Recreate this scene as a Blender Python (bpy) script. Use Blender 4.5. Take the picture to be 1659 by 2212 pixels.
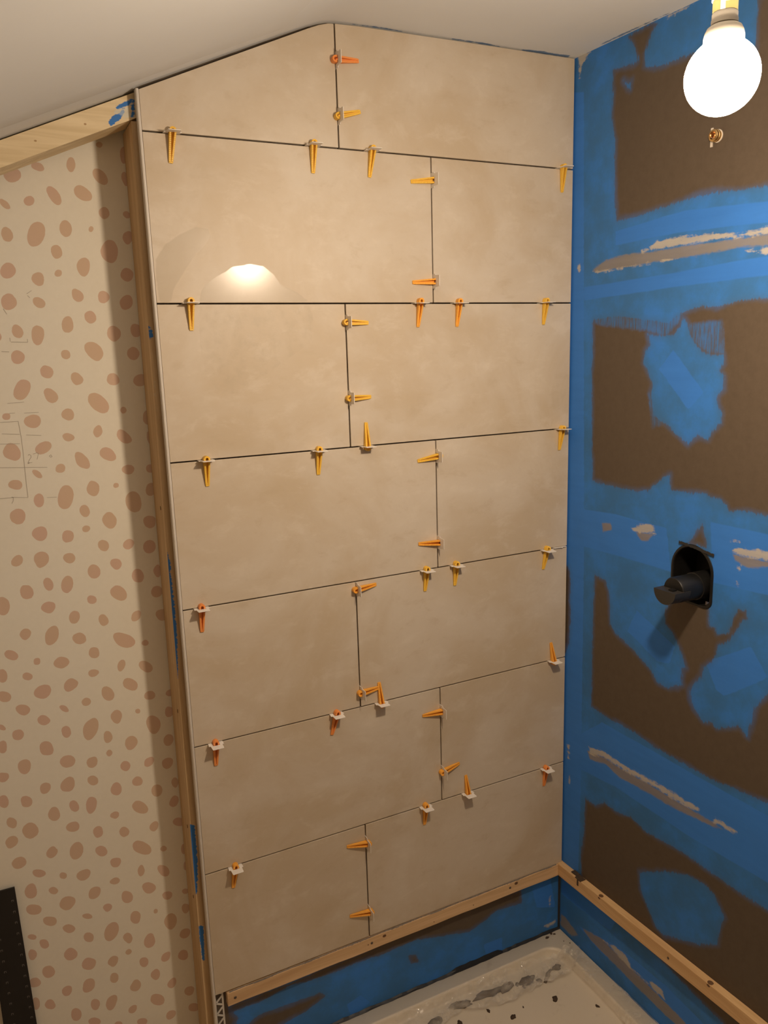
import bpy, bmesh, math, random
import numpy as np
from mathutils import Vector, Matrix

scene = bpy.context.scene
for o in list(bpy.data.objects):
    bpy.data.objects.remove(o, do_unlink=True)
C = scene.collection

# ------------------------------------------------------------ camera
cam_data = bpy.data.cameras.new('camera')
cam = bpy.data.objects.new('camera', cam_data)
C.objects.link(cam)
cam_data.sensor_fit = 'HORIZONTAL'
cam_data.sensor_width = 36.0
cam_data.lens = 36.0 * 1711.55 / 1659.0
cam_data.clip_start = 0.02
RC = ((0.89365445, -0.44773931, -0.0301866), (-0.1158225, -0.16513883, -0.97944592), (0.43355146, 0.8787825, -0.19943534))
rx, dn, fw = [Vector(r) for r in RC]
m = Matrix((rx, -dn, -fw)).transposed().to_4x4()
m.translation = Vector((-1.295136, -1.562258, 1.698825))
cam.matrix_world = m
scene.camera = cam

# ------------------------------------------------------------ light of the place
BULB = Vector((-0.5284, -0.8826, 1.983))
BULB_STRENGTH = 490.0
LIGHT_COL = (1.0, 0.79, 0.58)
world = bpy.data.worlds.new('world')
scene.world = world
world.use_nodes = True
bg = world.node_tree.nodes['Background']
bg.inputs[0].default_value = (1.0, 0.60, 0.30, 1)
bg.inputs[1].default_value = 0.32
scene.view_settings.view_transform = 'Standard'
scene.view_settings.look = 'None'
scene.view_settings.gamma = 1.0
scene.view_settings.use_curve_mapping = False
scene.view_settings.exposure = 0.0

# measured outlines of paint patches, wallpaper spots and clips, in millimetres on their own surface
SPOTS = [[-1204.1,2035.4,14.8,1.0,-1.6,-13.8],[-1157.1,2051.6,10.4,-3.3,-3.2,-7.1],[-1099.6,2058.5,-1.3,-12.7,-8.3,-0.6],[-1049.3,2042.4,10.0,-13.7,-8.4,-6.6],[-1178.7,1990.8,8.4,-2.8,-3.8,-8.3],[-1134.2,2001.5,9.0,-14.8,-8.4,-6.0],[-1084.3,2010.2,13.0,-10.2,-8.4,-9.9],[-1221.8,1983.8,7.0,-7.9,-4.4,-4.3],[-1223.7,1931.0,1.9,-13.1,-9.5,-2.9],[-1174.2,1930.5,-6.4,-23.1,-14.3,2.2],[-1120.9,1945.2,3.6,-14.1,-10.9,-4.3],[-1074.8,1945.4,-0.5,-5.4,-4.7,-0.2],[-1047.4,1974.9,4.9,-9.8,-8.5,-5.0],[-1005.3,1973.7,4.6,-5.8,-5.2,-4.2],[-1044.6,1906.1,3.5,-20.4,-16.2,-4.7],[-1007.6,1930.7,-1.2,-13.0,-9.5,-0.3],[-1141.1,1900.6,3.2,-12.8,-9.1,-3.5],[-1095.5,1876.2,-0.2,-16.7,-12.6,-1.3],[-1228.3,1865.6,13.9,0.2,-1.5,-13.5],[-1178.9,1850.4,0.8,-12.4,-11.0,-2.1],[-1142.9,1862.3,6.7,0.1,-0.7,-6.5],[-1016.3,1861.7,10.9,-6.4,-7.0,-10.4],[-1233.8,1810.5,-6.5,-14.3,-11.8,4.8],[-1181.3,1807.4,8.9,-7.1,-5.9,-7.6],[-1112.3,1822.2,5.5,-11.9,-8.7,-4.9],[-1063.2,1818.4,11.4,0.0,-1.1,-11.1],[-1022.2,1807.2,-6.5,-14.4,-10.6,4.0],[-1092.0,1779.5,4.2,-12.0,-9.6,-4.3],[-1002.2,2041.6,1.1,-12.7,-7.1,-1.6],[-1001.5,2082.7,-1.4,-15.2,-7.1,-0.5],[-1045.4,2098.8,6.1,0.5,-0.5,-5.2],[-1078.8,2102.0,7.5,0.6,-0.5,-5.2],[-1225.7,1756.2,2.9,-12.8,-8.9,-3.2],[-1190.6,1749.3,-3.5,-18.4,-11.2,1.2],[-1135.6,1767.8,1.0,-15.4,-10.9,-1.8],[-1231.1,1707.7,12.4,-0.4,-1.4,-12.4],[-1145.4,1710.3,8.8,-0.3,-0.9,-8.9],[-1090.9,1714.1,12.9,-17.0,-10.8,-8.9],[-1051.1,1747.1,1.3,-15.9,-12.3,-1.9],[-1008.0,1752.7,-1.2,-13.5,-10.7,0.2],[-1016.5,1708.4,12.6,-0.4,-1.1,-12.3],[-1182.8,1679.1,5.0,-11.6,-10.2,-5.5],[-1128.7,1662.2,6.4,-11.7,-8.6,-5.5],[-1062.1,1659.0,12.4,-0.5,-1.1,-11.8],[-1229.0,1647.9,-8.4,-18.5,-12.6,5.8],[-1179.0,1631.8,10.4,-10.9,-7.8,-8.4],[-1092.1,1612.2,17.8,-16.9,-9.7,-11.0],[-1007.7,1654.9,13.7,-0.6,-1.1,-12.0],[-1046.5,1596.6,6.5,-0.4,-0.6,-6.5],[-1153.5,1594.5,11.4,-0.7,-1.2,-11.9],[-1262.0,1597.3,6.8,-0.4,-0.8,-7.0],[-1218.7,1585.6,14.2,-3.7,-3.6,-12.9],[-1001.4,1579.8,-1.3,-15.0,-8.3,0.5],[-1157.2,1550.1,10.9,-1.9,-1.5,-7.9],[-1100.2,1556.6,-3.4,-12.5,-7.8,2.0],[-1049.8,1541.7,12.3,-13.6,-7.3,-7.1],[-997.7,1537.8,1.2,-14.2,-8.3,-0.9],[-1202.9,1533.3,-14.1,-7.2,-4.3,10.5],[-1259.4,1528.1,14.1,-9.0,-7.5,-13.5],[-1134.7,1500.0,9.5,-15.9,-9.6,-6.6],[-1084.3,1509.1,13.8,-9.4,-6.7,-10.6],[-1178.0,1489.5,9.1,-0.8,-0.9,-9.0],[-1047.7,1475.1,11.9,-1.1,-1.0,-10.4],[-1003.3,1472.9,9.3,-0.9,-0.8,-8.7],[-1221.1,1483.1,8.1,-7.6,-3.6,-4.5],[-1262.3,1465.4,11.7,-3.6,-2.6,-9.6],[-1120.5,1444.2,3.5,-15.1,-11.9,-3.3],[-1075.1,1444.9,5.4,-0.6,-0.5,-5.5],[-1174.3,1429.3,-8.1,-22.6,-13.9,5.8],[-1223.1,1431.0,0.7,-13.3,-9.8,-0.8],[-1043.9,1405.2,1.6,-21.4,-16.5,-1.2],[-1007.0,1430.5,-1.2,-14.1,-10.2,1.1],[-1141.2,1400.0,5.0,-12.2,-8.4,-4.0],[-1256.9,1744.9,-0.8,-6.7,-3.1,0.1],[-1264.0,1401.4,3.3,-16.0,-12.9,-3.5],[-1094.9,1375.2,-0.2,-17.4,-13.7,0.4],[-1014.4,1361.0,13.4,-1.7,-1.1,-12.9],[-1227.5,1363.9,-13.4,-6.4,-5.0,13.0],[-1177.8,1350.1,-1.4,-13.4,-10.7,1.4],[-1142.3,1362.2,7.5,-1.0,-0.7,-7.2],[-1111.4,1322.1,5.0,-12.3,-8.9,-4.1],[-1061.5,1319.6,-8.6,-8.7,-6.7,7.5],[-1020.6,1306.7,-1.3,-15.2,-12.3,1.7],[-1276.0,1313.7,-8.2,-8.6,-6.4,7.8],[-1231.9,1309.9,-7.1,-15.5,-11.5,6.6],[-1180.4,1306.5,10.6,-6.1,-4.2,-9.3],[-1135.6,1272.2,2.3,-15.9,-11.5,-1.6],[-1090.5,1279.8,4.8,-11.8,-9.6,-4.3],[-1049.6,1247.3,-1.4,-15.2,-12.0,1.9],[-1008.4,1253.8,-1.1,-13.2,-8.3,1.3],[-1224.4,1259.2,2.8,-13.3,-9.0,-2.1],[-1189.6,1250.8,-6.3,-17.5,-10.1,4.8],[-1090.4,1216.1,13.0,-15.3,-9.3,-9.4],[-1265.4,1249.5,0.7,-15.6,-11.8,-0.4],[-1144.8,1212.1,9.5,-1.6,-0.9,-9.1],[-1014.4,1207.8,12.6,-2.1,-1.0,-12.2],[-1311.2,1226.1,0.7,-18.1,-13.3,-0.4],[-1230.0,1210.1,-12.7,-2.9,-2.5,12.2],[-1182.2,1181.8,-5.4,-11.8,-9.6,5.9],[-1127.5,1165.3,4.6,-11.9,-9.0,-3.8],[-1061.5,1161.0,-9.5,-9.4,-5.7,6.8],[-1008.3,1154.8,13.7,-2.5,-1.0,-12.3],[-1276.6,1163.0,-8.4,-8.6,-6.2,8.0],[-1228.2,1151.5,-9.7,-17.2,-10.7,8.2],[-1178.6,1134.2,12.2,-7.7,-4.8,-10.6],[-1091.7,1113.9,19.3,-14.3,-7.3,-12.9],[-1047.2,1098.3,7.1,-1.4,-0.6,-7.2],[-1306.5,1123.1,11.9,-8.5,-4.0,-8.1],[-1261.9,1100.9,6.7,-1.4,-0.8,-7.4],[-1218.3,1088.9,-14.2,0.1,-0.6,13.1],[-1153.1,1097.5,11.0,-2.2,-1.2,-11.8],[-1100.5,1059.0,-4.3,-12.3,-7.1,3.7],[-1050.3,1043.8,11.5,-13.2,-7.2,-7.6],[-1328.5,1082.8,0.5,-13.9,-9.8,0.1],[-1282.5,1072.7,8.8,-3.8,-2.2,-8.1],[-1157.1,1053.1,-11.0,1.3,0.2,8.0],[-1203.7,1037.6,-12.9,-8.6,-5.8,10.7],[-1085.5,1011.0,14.5,-9.4,-5.2,-11.3],[-1259.8,1033.7,-14.8,-6.1,-5.1,14.4],[-1328.9,1039.2,10.7,-7.5,-4.7,-10.2],[-1134.6,1002.4,9.2,-15.4,-9.5,-6.7],[-1178.9,993.0,9.3,-2.2,-0.9,-8.9],[-1298.3,1003.5,12.8,-7.4,-3.6,-10.0],[-1221.7,987.6,8.1,-7.4,-3.2,-5.0],[-1049.6,977.6,11.7,-2.7,-0.9,-10.2],[-1005.4,973.2,8.4,-1.9,-0.6,-7.8],[-1121.5,946.5,1.0,-15.5,-11.5,0.5],[-1077.1,947.3,5.6,-1.3,-0.5,-5.6],[-1262.7,971.9,12.0,-3.0,-1.1,-10.7],[-1174.7,932.1,-9.1,-22.1,-13.0,8.4],[-1046.6,906.9,1.5,-21.3,-15.3,0.9],[-1010.6,930.7,-1.1,-13.1,-9.0,2.2],[-1341.3,975.5,6.8,-5.8,-2.4,-4.4],[-1223.4,935.1,2.6,-13.2,-9.2,-1.5],[-1315.0,952.8,10.4,-2.7,-1.3,-12.0],[-1143.0,902.6,0.8,-13.7,-9.2,0.5],[-1096.7,879.0,-4.1,-15.8,-12.0,5.6],[-1018.2,863.0,-7.3,-10.3,-8.9,8.4],[-1264.8,908.0,0.7,-17.0,-12.8,0.8],[-1344.9,934.8,-1.5,-13.2,-8.5,2.2],[-1144.2,865.8,-5.1,-4.9,-4.1,5.5],[-1228.9,869.5,-14.2,-2.0,-2.8,14.6],[-1179.5,855.1,-6.9,-9.9,-8.5,8.5],[-1113.6,826.3,2.7,-12.7,-9.5,-1.2],[-1064.3,822.8,-8.5,-8.0,-6.2,8.2],[-1023.8,810.3,-7.7,-10.9,-8.9,8.6],[-1310.1,879.3,0.6,-16.9,-12.1,0.8],[-1350.5,868.1,10.1,-2.9,-1.2,-10.9],[-1181.9,812.0,10.9,-6.7,-3.3,-9.5],[-1092.9,784.5,10.8,-3.1,-1.0,-11.6],[-1277.3,821.5,-9.8,-6.2,-5.1,10.4],[-1233.3,816.4,-9.8,-14.0,-9.9,10.3],[-1137.4,777.8,0.9,-15.5,-11.4,1.0],[-1052.7,751.5,-1.3,-15.4,-11.3,3.3],[-1012.1,757.5,-1.1,-12.8,-7.3,2.1],[-1356.7,813.8,-1.7,-14.7,-9.0,2.7],[-1315.8,802.7,11.0,-3.3,-1.4,-12.7],[-1225.7,765.7,2.6,-13.8,-9.1,-1.1],[-1190.9,758.3,-6.2,-17.4,-10.2,6.5],[-1093.0,721.9,13.5,-16.0,-8.1,-9.3],[-1018.3,712.1,-7.4,-10.4,-8.0,8.0],[-1266.2,757.2,-3.8,-14.3,-11.5,6.1],[-1347.6,764.6,3.9,-12.4,-8.7,-3.1],[-1146.9,718.7,-8.9,-0.9,-1.8,8.8],[-1231.7,717.8,-12.6,-1.3,-2.4,12.6],[-1065.7,666.3,-8.6,-7.9,-5.9,8.1],[-1012.5,659.8,12.4,-3.9,-0.9,-11.0],[-1314.2,733.8,8.4,-17.5,-12.2,-7.6],[-1184.3,689.1,-5.3,-11.6,-9.1,7.1],[-1130.7,671.7,-1.2,-12.7,-9.8,3.2],[-1353.0,720.5,-11.9,-5.7,-4.4,11.5],[-1278.8,672.8,-9.5,-9.0,-6.2,9.4],[-1230.7,661.1,-9.6,-16.9,-10.8,10.2],[-1180.8,641.6,12.2,-8.2,-3.7,-10.4],[-1095.4,620.7,19.8,-14.5,-5.3,-12.9],[-1051.1,604.4,7.3,-2.5,-0.6,-6.9],[-1342.8,669.5,-13.5,-4.5,-3.9,12.7],[-1155.9,605.6,11.3,-3.9,-1.1,-11.8],[-1005.6,587.7,-1.1,-14.0,-6.2,2.1],[-1308.3,632.0,12.0,-7.0,-2.3,-8.7],[-1263.9,610.9,7.2,-2.5,-0.8,-7.9],[-1221.9,598.3,-13.8,-2.6,-3.3,13.0],[-1103.8,565.5,-3.3,-12.8,-7.1,4.0],[-1159.9,560.6,-10.6,1.6,-0.5,8.4],[-1054.3,548.7,11.3,-13.9,-7.0,-7.9],[-1005.0,543.9,-0.9,-11.3,-5.0,1.7],[-1329.4,595.4,-6.4,-14.1,-10.7,9.2],[-1285.3,582.0,9.2,-3.4,-0.9,-8.4],[-1206.1,546.7,-12.0,-8.9,-6.3,11.2],[-1089.5,517.6,15.0,-8.6,-3.1,-12.3],[-1138.5,511.3,7.6,-15.4,-9.6,-5.4],[-1052.9,484.6,11.4,-4.2,-0.9,-10.2],[-1010.1,480.0,7.6,-2.8,-0.6,-7.1],[-1263.0,542.8,-15.9,-1.0,-2.9,16.3],[-1182.7,501.5,-9.0,-2.6,-3.1,9.5],[-1327.0,551.4,14.3,-5.4,-1.4,-12.8],[-1224.5,495.7,9.6,-5.8,-1.6,-6.3],[-1081.3,453.8,-3.9,-3.5,-3.2,4.8],[-1013.6,437.0,-1.0,-13.0,-8.8,3.3],[-1301.1,513.3,12.8,-6.4,-2.1,-11.3],[-1126.1,454.1,-3.7,-14.5,-11.2,6.8],[-1266.0,481.0,12.2,-4.8,-1.1,-10.5],[-1178.9,441.0,-9.6,-21.1,-12.0,10.3],[-1050.3,414.0,-1.7,-20.1,-14.2,5.5],[-1337.8,488.2,7.9,-6.0,-2.1,-5.8],[-1227.9,444.8,4.3,-13.4,-8.9,-2.5],[-1146.7,410.9,0.8,-13.9,-9.5,1.8],[-1100.3,385.0,-6.9,-15.2,-11.0,9.4],[-1021.4,371.4,-12.1,-3.1,-4.3,12.1],[-1317.6,464.0,7.7,-9.4,-5.3,-7.5],[-1342.2,447.7,-1.5,-13.3,-7.9,3.3],[-1269.0,417.6,12.8,-5.3,-1.6,-15.6],[-1148.9,373.9,-5.9,-3.2,-3.2,6.7],[-1067.8,328.6,-8.9,-7.8,-6.1,9.3],[-1028.4,316.9,-10.5,-5.4,-6.2,12.4],[-1232.8,378.8,-14.1,-3.8,-4.7,15.0],[-1183.8,363.5,-7.7,-10.7,-7.5,9.0],[-1117.7,333.5,2.7,-13.7,-9.4,-0.1],[-1315.0,393.0,-12.1,-3.3,-4.4,14.7],[-1345.8,378.1,-11.5,-0.3,-1.9,12.1],[-1185.0,320.1,-1.2,-12.7,-9.3,4.0],[-1095.3,290.6,-1.3,-14.5,-9.8,4.2],[-1059.7,254.0,-7.3,-10.0,-7.2,8.5],[-1238.5,325.7,-11.7,-10.5,-7.8,12.7],[-1141.7,280.5,-7.8,-10.8,-8.8,10.5],[-1283.7,331.0,-9.9,-5.4,-4.8,10.9],[-1023.3,215.0,-10.6,-5.3,-5.5,11.3],[-1348.2,325.3,-1.6,-14.9,-7.5,3.4],[-1320.3,311.3,10.4,-4.7,-1.3,-12.1],[-1230.6,272.4,0.6,-14.5,-9.8,2.2],[-1195.8,262.1,-7.7,-16.8,-9.5,8.8],[-1097.7,224.8,16.2,-10.9,-3.3,-13.3],[-1015.1,166.0,11.7,-5.3,-0.9,-12.1],[-1271.8,264.6,-1.6,-15.4,-11.2,5.1],[-1152.3,223.6,-9.5,-4.9,-3.9,8.5],[-1070.6,169.5,-9.1,-7.7,-6.2,9.8],[-1235.5,227.3,12.1,-5.6,-1.1,-11.4],[-1134.3,180.3,11.0,-5.1,-0.9,-10.3],[-1186.5,198.5,8.3,-3.9,-0.7,-7.2]]
PENCIL = [[[-1275,1587],[-1243,1587],[-1241,1556],[-1241,1526],[-1242,1472],[-1242,1438]],[[-1292,1441],[-1268,1441],[-1243,1438]],[[-1258,1622],[-1229,1623]],[[-1231,1602],[-1205,1602]],[[-1257,1603],[-1247,1603]],[[-1274,1565],[-1243,1562]],[[-1232,1560],[-1205,1557]],[[-1280,1546],[-1245,1544]],[[-1285,1501],[-1201,1494]],[[-1239,1736],[-1210,1735],[-1210,1741]],[[-1257,1719],[-1244,1718]],[[-1208,1434],[-1190,1433]],[[-1233,1520],[-1231,1522],[-1228,1520],[-1228,1516],[-1232,1511],[-1235,1505],[-1227,1506]],[[-1224,1522],[-1217,1524],[-1214,1523],[-1216,1516],[-1218,1511]],[[-1195,1516],[-1192,1518],[-1190,1514],[-1193,1513],[-1195,1516]],[[-1271,1442],[-1268,1441],[-1269,1434],[-1272,1429]],[[-1240,1744],[-1240,1737]],[[-1232,1507],[-1234,1504]],[[-1245,1797],[-1240,1787]],[[-1201,1821],[-1197,1817]],[[-1202,1824],[-1193,1830]]]
RW = {"brown":[[[-123,2278],[-187,2270],[-198,2272],[-189,2293],[-182,2312],[-166,2328],[-227,2332],[-244,2326],[-228,2312],[-222,2297],[-214,2282],[-215,2255],[-263,2241],[-305,2241],[-345,2241],[-422,2225],[-485,2201],[-486,2282],[-540,2291],[-566,1967],[-528,1968],[-470,1972],[-406,1978],[-338,1977],[-277,1972],[-212,1966],[-144,1965],[-136,2041],[-135,2136],[-124,2181],[-125,2232]],[[-81,1753],[-163,1758],[-234,1746],[-309,1735],[-343,1756],[-387,1765],[-434,1762],[-474,1769],[-517,1772],[-582,1770],[-613,1376],[-573,1372],[-525,1374],[-485,1367],[-481,1376],[-463,1388],[-435,1389],[-429,1394],[-378,1389],[-334,1388],[-330,1421],[-322,1418],[-281,1390],[-274,1380],[-238,1370],[-198,1372],[-129,1372],[-87,1376],[-78,1584],[-75,1745]],[[-103,1140],[-138,1136],[-152,1111],[-158,1067],[-160,1030],[-181,1012],[-239,990],[-295,961],[-319,937],[-352,938],[-389,961],[-387,995],[-398,1004],[-385,1031],[-362,1069],[-333,1087],[-332,1108],[-345,1145],[-397,1184],[-448,1187],[-452,1116],[-468,1116],[-472,1101],[-502,1115],[-511,1147],[-522,1171],[-539,1173],[-542,1159],[-529,1150],[-514,1117],[-495,1095],[-477,1083],[-470,1051],[-443,1020],[-438,999],[-410,955],[-416,932],[-425,918],[-450,897],[-473,907],[-486,896],[-539,928],[-561,913],[-569,951],[-575,982],[-600,1021],[-639,1055],[-659,796],[-617,796],[-542,790],[-474,780],[-417,780],[-320,781],[-253,789],[-166,787],[-101,792],[-101,949],[-100,1071]],[[-86,524],[-126,524],[-159,550],[-201,548],[-252,560],[-293,550],[-358,557],[-412,563],[-471,562],[-534,562],[-588,562],[-635,566],[-697,570],[-721,275],[-594,217],[-382,244],[-243,252],[-104,259],[-78,288],[-73,345],[-84,421]],[[-422,1328],[-436,1281],[-387,1279]],[[17,1139],[-3,1138],[-12,1103],[-9,1046],[-14,997],[-8,931],[4,901],[23,895],[28,1137]]],"splash":[[[-154,2248],[-170,2238],[-180,2240],[-177,2222],[-166,2230]],[[-345,1749],[-361,1731],[-376,1701],[-398,1679],[-424,1672],[-453,1671],[-455,1655],[-446,1641],[-456,1630],[-457,1604],[-440,1589],[-457,1556],[-456,1538],[-434,1518],[-425,1502],[-399,1510],[-375,1490],[-348,1503],[-310,1526],[-277,1540],[-264,1590],[-269,1611],[-255,1635],[-239,1655],[-242,1681],[-259,1694],[-251,1717],[-279,1712],[-326,1715],[-339,1729]],[[-285,432],[-362,484],[-432,519],[-477,525],[-507,516],[-536,480],[-527,452],[-522,403],[-471,365],[-425,343],[-371,317],[-343,320],[-313,357],[-291,387]]],"semi":[[[-80,1792],[-177,1801],[-350,1775],[-345,1752],[-334,1734],[-304,1709],[-250,1723],[-166,1733],[-81,1745]],[[-364,1733],[-444,1738],[-456,1672],[-415,1673],[-378,1696],[-359,1724]],[[-257,1590],[-277,1591],[-313,1528],[-274,1515]]],"thick":[[[10,2269],[-28,2259],[-42,1800],[-61,1181],[-67,548],[-65,297],[23,242],[42,1159]],[[-41,1832],[-297,1837],[-576,1847],[-578,1812],[-298,1809],[-42,1800]],[[-142,1943],[-339,1955],[-568,1938],[-571,1902],[-341,1915],[-144,1913]],[[-5,1296],[-168,1304],[-326,1302],[-344,1207],[-172,1206],[-7,1204]],[[-442,1336],[-576,1336],[-616,1339],[-625,1221],[-585,1219],[-456,1211]],[[-140,765],[-408,767],[-661,771],[-673,629],[-417,614],[-195,614],[-19,591],[-17,658]],[[-448,1035],[-555,1104],[-597,1056],[-572,1033],[-499,978],[-480,984]],[[-247,1091],[-364,1041],[-351,996],[-316,989],[-218,1032]],[[-324,1683],[-409,1597],[-371,1560],[-286,1643]],[[2,240],[-85,254],[-210,242],[-195,203],[-68,185],[5,180]],[[-70,128],[-213,175],[-385,189],[-497,178],[-473,134],[-328,142],[-163,110]]],"cream":[[[-221,1891],[-269,1907],[-325,1909],[-446,1900],[-465,1893],[-533,1898],[-571,1899],[-573,1883],[-534,1884],[-438,1886],[-330,1889],[-228,1886]],[[-71,1865],[-197,1865],[-318,1866],[-331,1864],[-285,1861],[-193,1860],[-135,1858],[-84,1858]],[[-490,1860],[-536,1862],[-575,1859],[-576,1845],[-537,1849],[-511,1853]],[[-219,1282],[-250,1298],[-289,1303],[-296,1283],[-265,1277],[-229,1275]],[[-496,1287],[-513,1300],[-578,1304],[-618,1309],[-620,1291],[-580,1285],[-537,1281],[-500,1282]],[[-512,1228],[-519,1230],[-519,1216],[-515,1213]],[[-511,1260],[-522,1262],[-521,1249],[-515,1251]],[[-92,678],[-137,691],[-207,688],[-305,693],[-379,697],[-463,696],[-440,681],[-388,678],[-306,677],[-208,671],[-148,672],[-98,657]],[[-495,698],[-555,697],[-549,687],[-490,684]],[[-7,2341],[-55,2340],[-36,2327],[-21,2314],[-15,2287],[-9,2289]],[[-15,1885],[-28,1886],[-30,1870],[-22,1857],[-17,1871]],[[-8,643],[-19,649],[-20,606],[-11,599]],[[-16,557],[-24,561],[-24,531],[-19,530]],[[-167,154],[-216,172],[-260,170],[-270,152],[-332,157],[-351,172],[-375,167],[-385,145],[-332,148],[-251,145]],[[-264,2331],[-317,2332],[-340,2333],[-340,2328],[-317,2327],[-267,2325]],[[-489,1313],[-516,1312],[-517,1308],[-489,1308]]],"grey":[[[-115,1885],[-176,1889],[-228,1887],[-330,1887],[-438,1885],[-534,1883],[-573,1883],[-574,1863],[-536,1864],[-475,1869],[-381,1865],[-318,1865],[-200,1863],[-79,1862],[-71,1868]],[[-237,1275],[-289,1281],[-273,1262],[-252,1260]],[[-123,1276],[-153,1281],[-157,1265],[-127,1256]],[[-502,1280],[-580,1283],[-620,1289],[-581,1274],[-538,1262],[-508,1270]],[[-91,663],[-151,674],[-208,672],[-306,678],[-388,678],[-440,681],[-514,681],[-490,673],[-381,658],[-303,655],[-210,647],[-160,658],[-100,644]],[[-85,132],[-161,154],[-251,150],[-312,146],[-391,142],[-441,138],[-473,134],[-447,111],[-375,108],[-298,111],[-215,115],[-126,119]],[[3,114],[-15,116],[-70,99],[-42,78],[7,77]]]}
BW = {"brown":[[[-950,234],[-791,230],[-556,244],[-323,252],[-159,240],[-133,235],[-132,195],[-212,203],[-302,174],[-463,210],[-557,207],[-646,211],[-721,210],[-804,220],[-885,211],[-962,215]],[[-957,136],[-887,174],[-735,166],[-723,156],[-773,135],[-844,122],[-892,93]],[[-483,169],[-467,165],[-458,142],[-479,148]],[[-965,247],[-951,222],[-936,190],[-954,167],[-971,169]]],"thick":[[[-664,105],[-625,115],[-600,83],[-653,60]],[[-258,113],[-197,111],[-197,67],[-251,81]],[[-97,225],[-33,231],[-15,136],[-80,160]]],"cream":[[[-38,174],[-32,179],[-31,134],[-36,141]],[[-55,91],[-14,98],[-11,81],[-39,77]]]}
DARK_GLOSS = [[[-981,1878],[-964,1903],[-937,1922],[-900,1939],[-879,1935],[-875,1921],[-890,1901],[-914,1880],[-938,1845],[-953,1824],[-959,1801],[-981,1801],[-984,1845]],[[-907,1801],[-898,1825],[-881,1842],[-858,1855],[-834,1868],[-801,1874],[-773,1870],[-753,1855],[-738,1834],[-707,1821],[-688,1808],[-680,1801]],[[-907,1794],[-679,1794],[-671,1757],[-681,1720],[-756,1675],[-837,1624],[-883,1626],[-906,1672],[-911,1725]]]
CLIPS = [["h",1,0,-934,2102,-939,2055],["h",1,0,-658,2104,-659,2054],["h",1,0,-529,2104,-534,2055],["h",1,0,-37,2106,-37,2055],["h",2,0,-924,1799,-925,1747],["h",2,1,-424,1798,-428,1748],["h",2,1,-324,1798,-328,1746],["h",2,0,-84,1797,-87,1749],["h",3,0,-917,1493,-917,1445],["h",3,0,-676,1491,-678,1447],["h",3,0,-563,1488,-562,1544],["h",3,0,-30,1491,-34,1447],["h",4,2,-949,1191,-951,1139],["h",4,0,-421,1188,-424,1146],["h",4,0,-340,1190,-342,1151],["h",4,0,-72,1189,-78,1158],["h",5,2,-942,888,-944,837],["h",5,2,-663,888,-675,844],["h",5,1,-549,888,-552,947],["h",5,1,-47,888,-53,943],["h",6,1,-920,581,-927,540],["h",6,1,-437,581,-439,542],["h",6,1,-314,583,-317,636],["h",6,2,-67,586,-70,545],["v",0,2,-600,2262,-556,2266],["v",0,0,-600,2159,-564,2169],["v",1,0,-382,2052,-429,2048],["v",1,1,-386,1844,-434,1842],["v",2,0,-601,1759,-555,1758],["v",2,0,-600,1602,-553,1602],["v",3,0,-388,1459,-434,1452],["v",3,1,-390,1256,-441,1259],["v",4,1,-600,1177,-554,1180],["v",4,1,-601,929,-552,930],["v",5,1,-391,832,-436,831],["v",5,1,-390,670,-347,676],["v",6,1,-599,543,-648,548],["v",6,1,-600,356,-647,360]]

Z0 = 2.10          # height of the topmost tile joint above the floor
rnd = random.Random(7)

# ------------------------------------------------------------ helpers
def obj(name, verts, faces, mat=None, parent=None, loc=(0, 0, 0), smooth=False):
    me = bpy.data.meshes.new(name)
    me.from_pydata([tuple(v) for v in verts], [], faces)
    me.update()
    if smooth:
        me.polygons.foreach_set('use_smooth', [True] * len(me.polygons))
    o = bpy.data.objects.new(name, me)
    C.objects.link(o)
    if mat: me.materials.append(mat)
    if parent: o.parent = parent
    o.location = loc
    return o

def empty(name, loc=(0, 0, 0)):
    o = bpy.data.objects.new(name, None)
    o.empty_display_size = 0.02
    C.objects.link(o); o.location = loc
    return o

def tag(o, label=None, cat=None, group=None, kind=None):
    if label: o['label'] = label
    if cat: o['category'] = cat
    if group: o['group'] = group
    if kind: o['kind'] = kind
    return o

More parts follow.
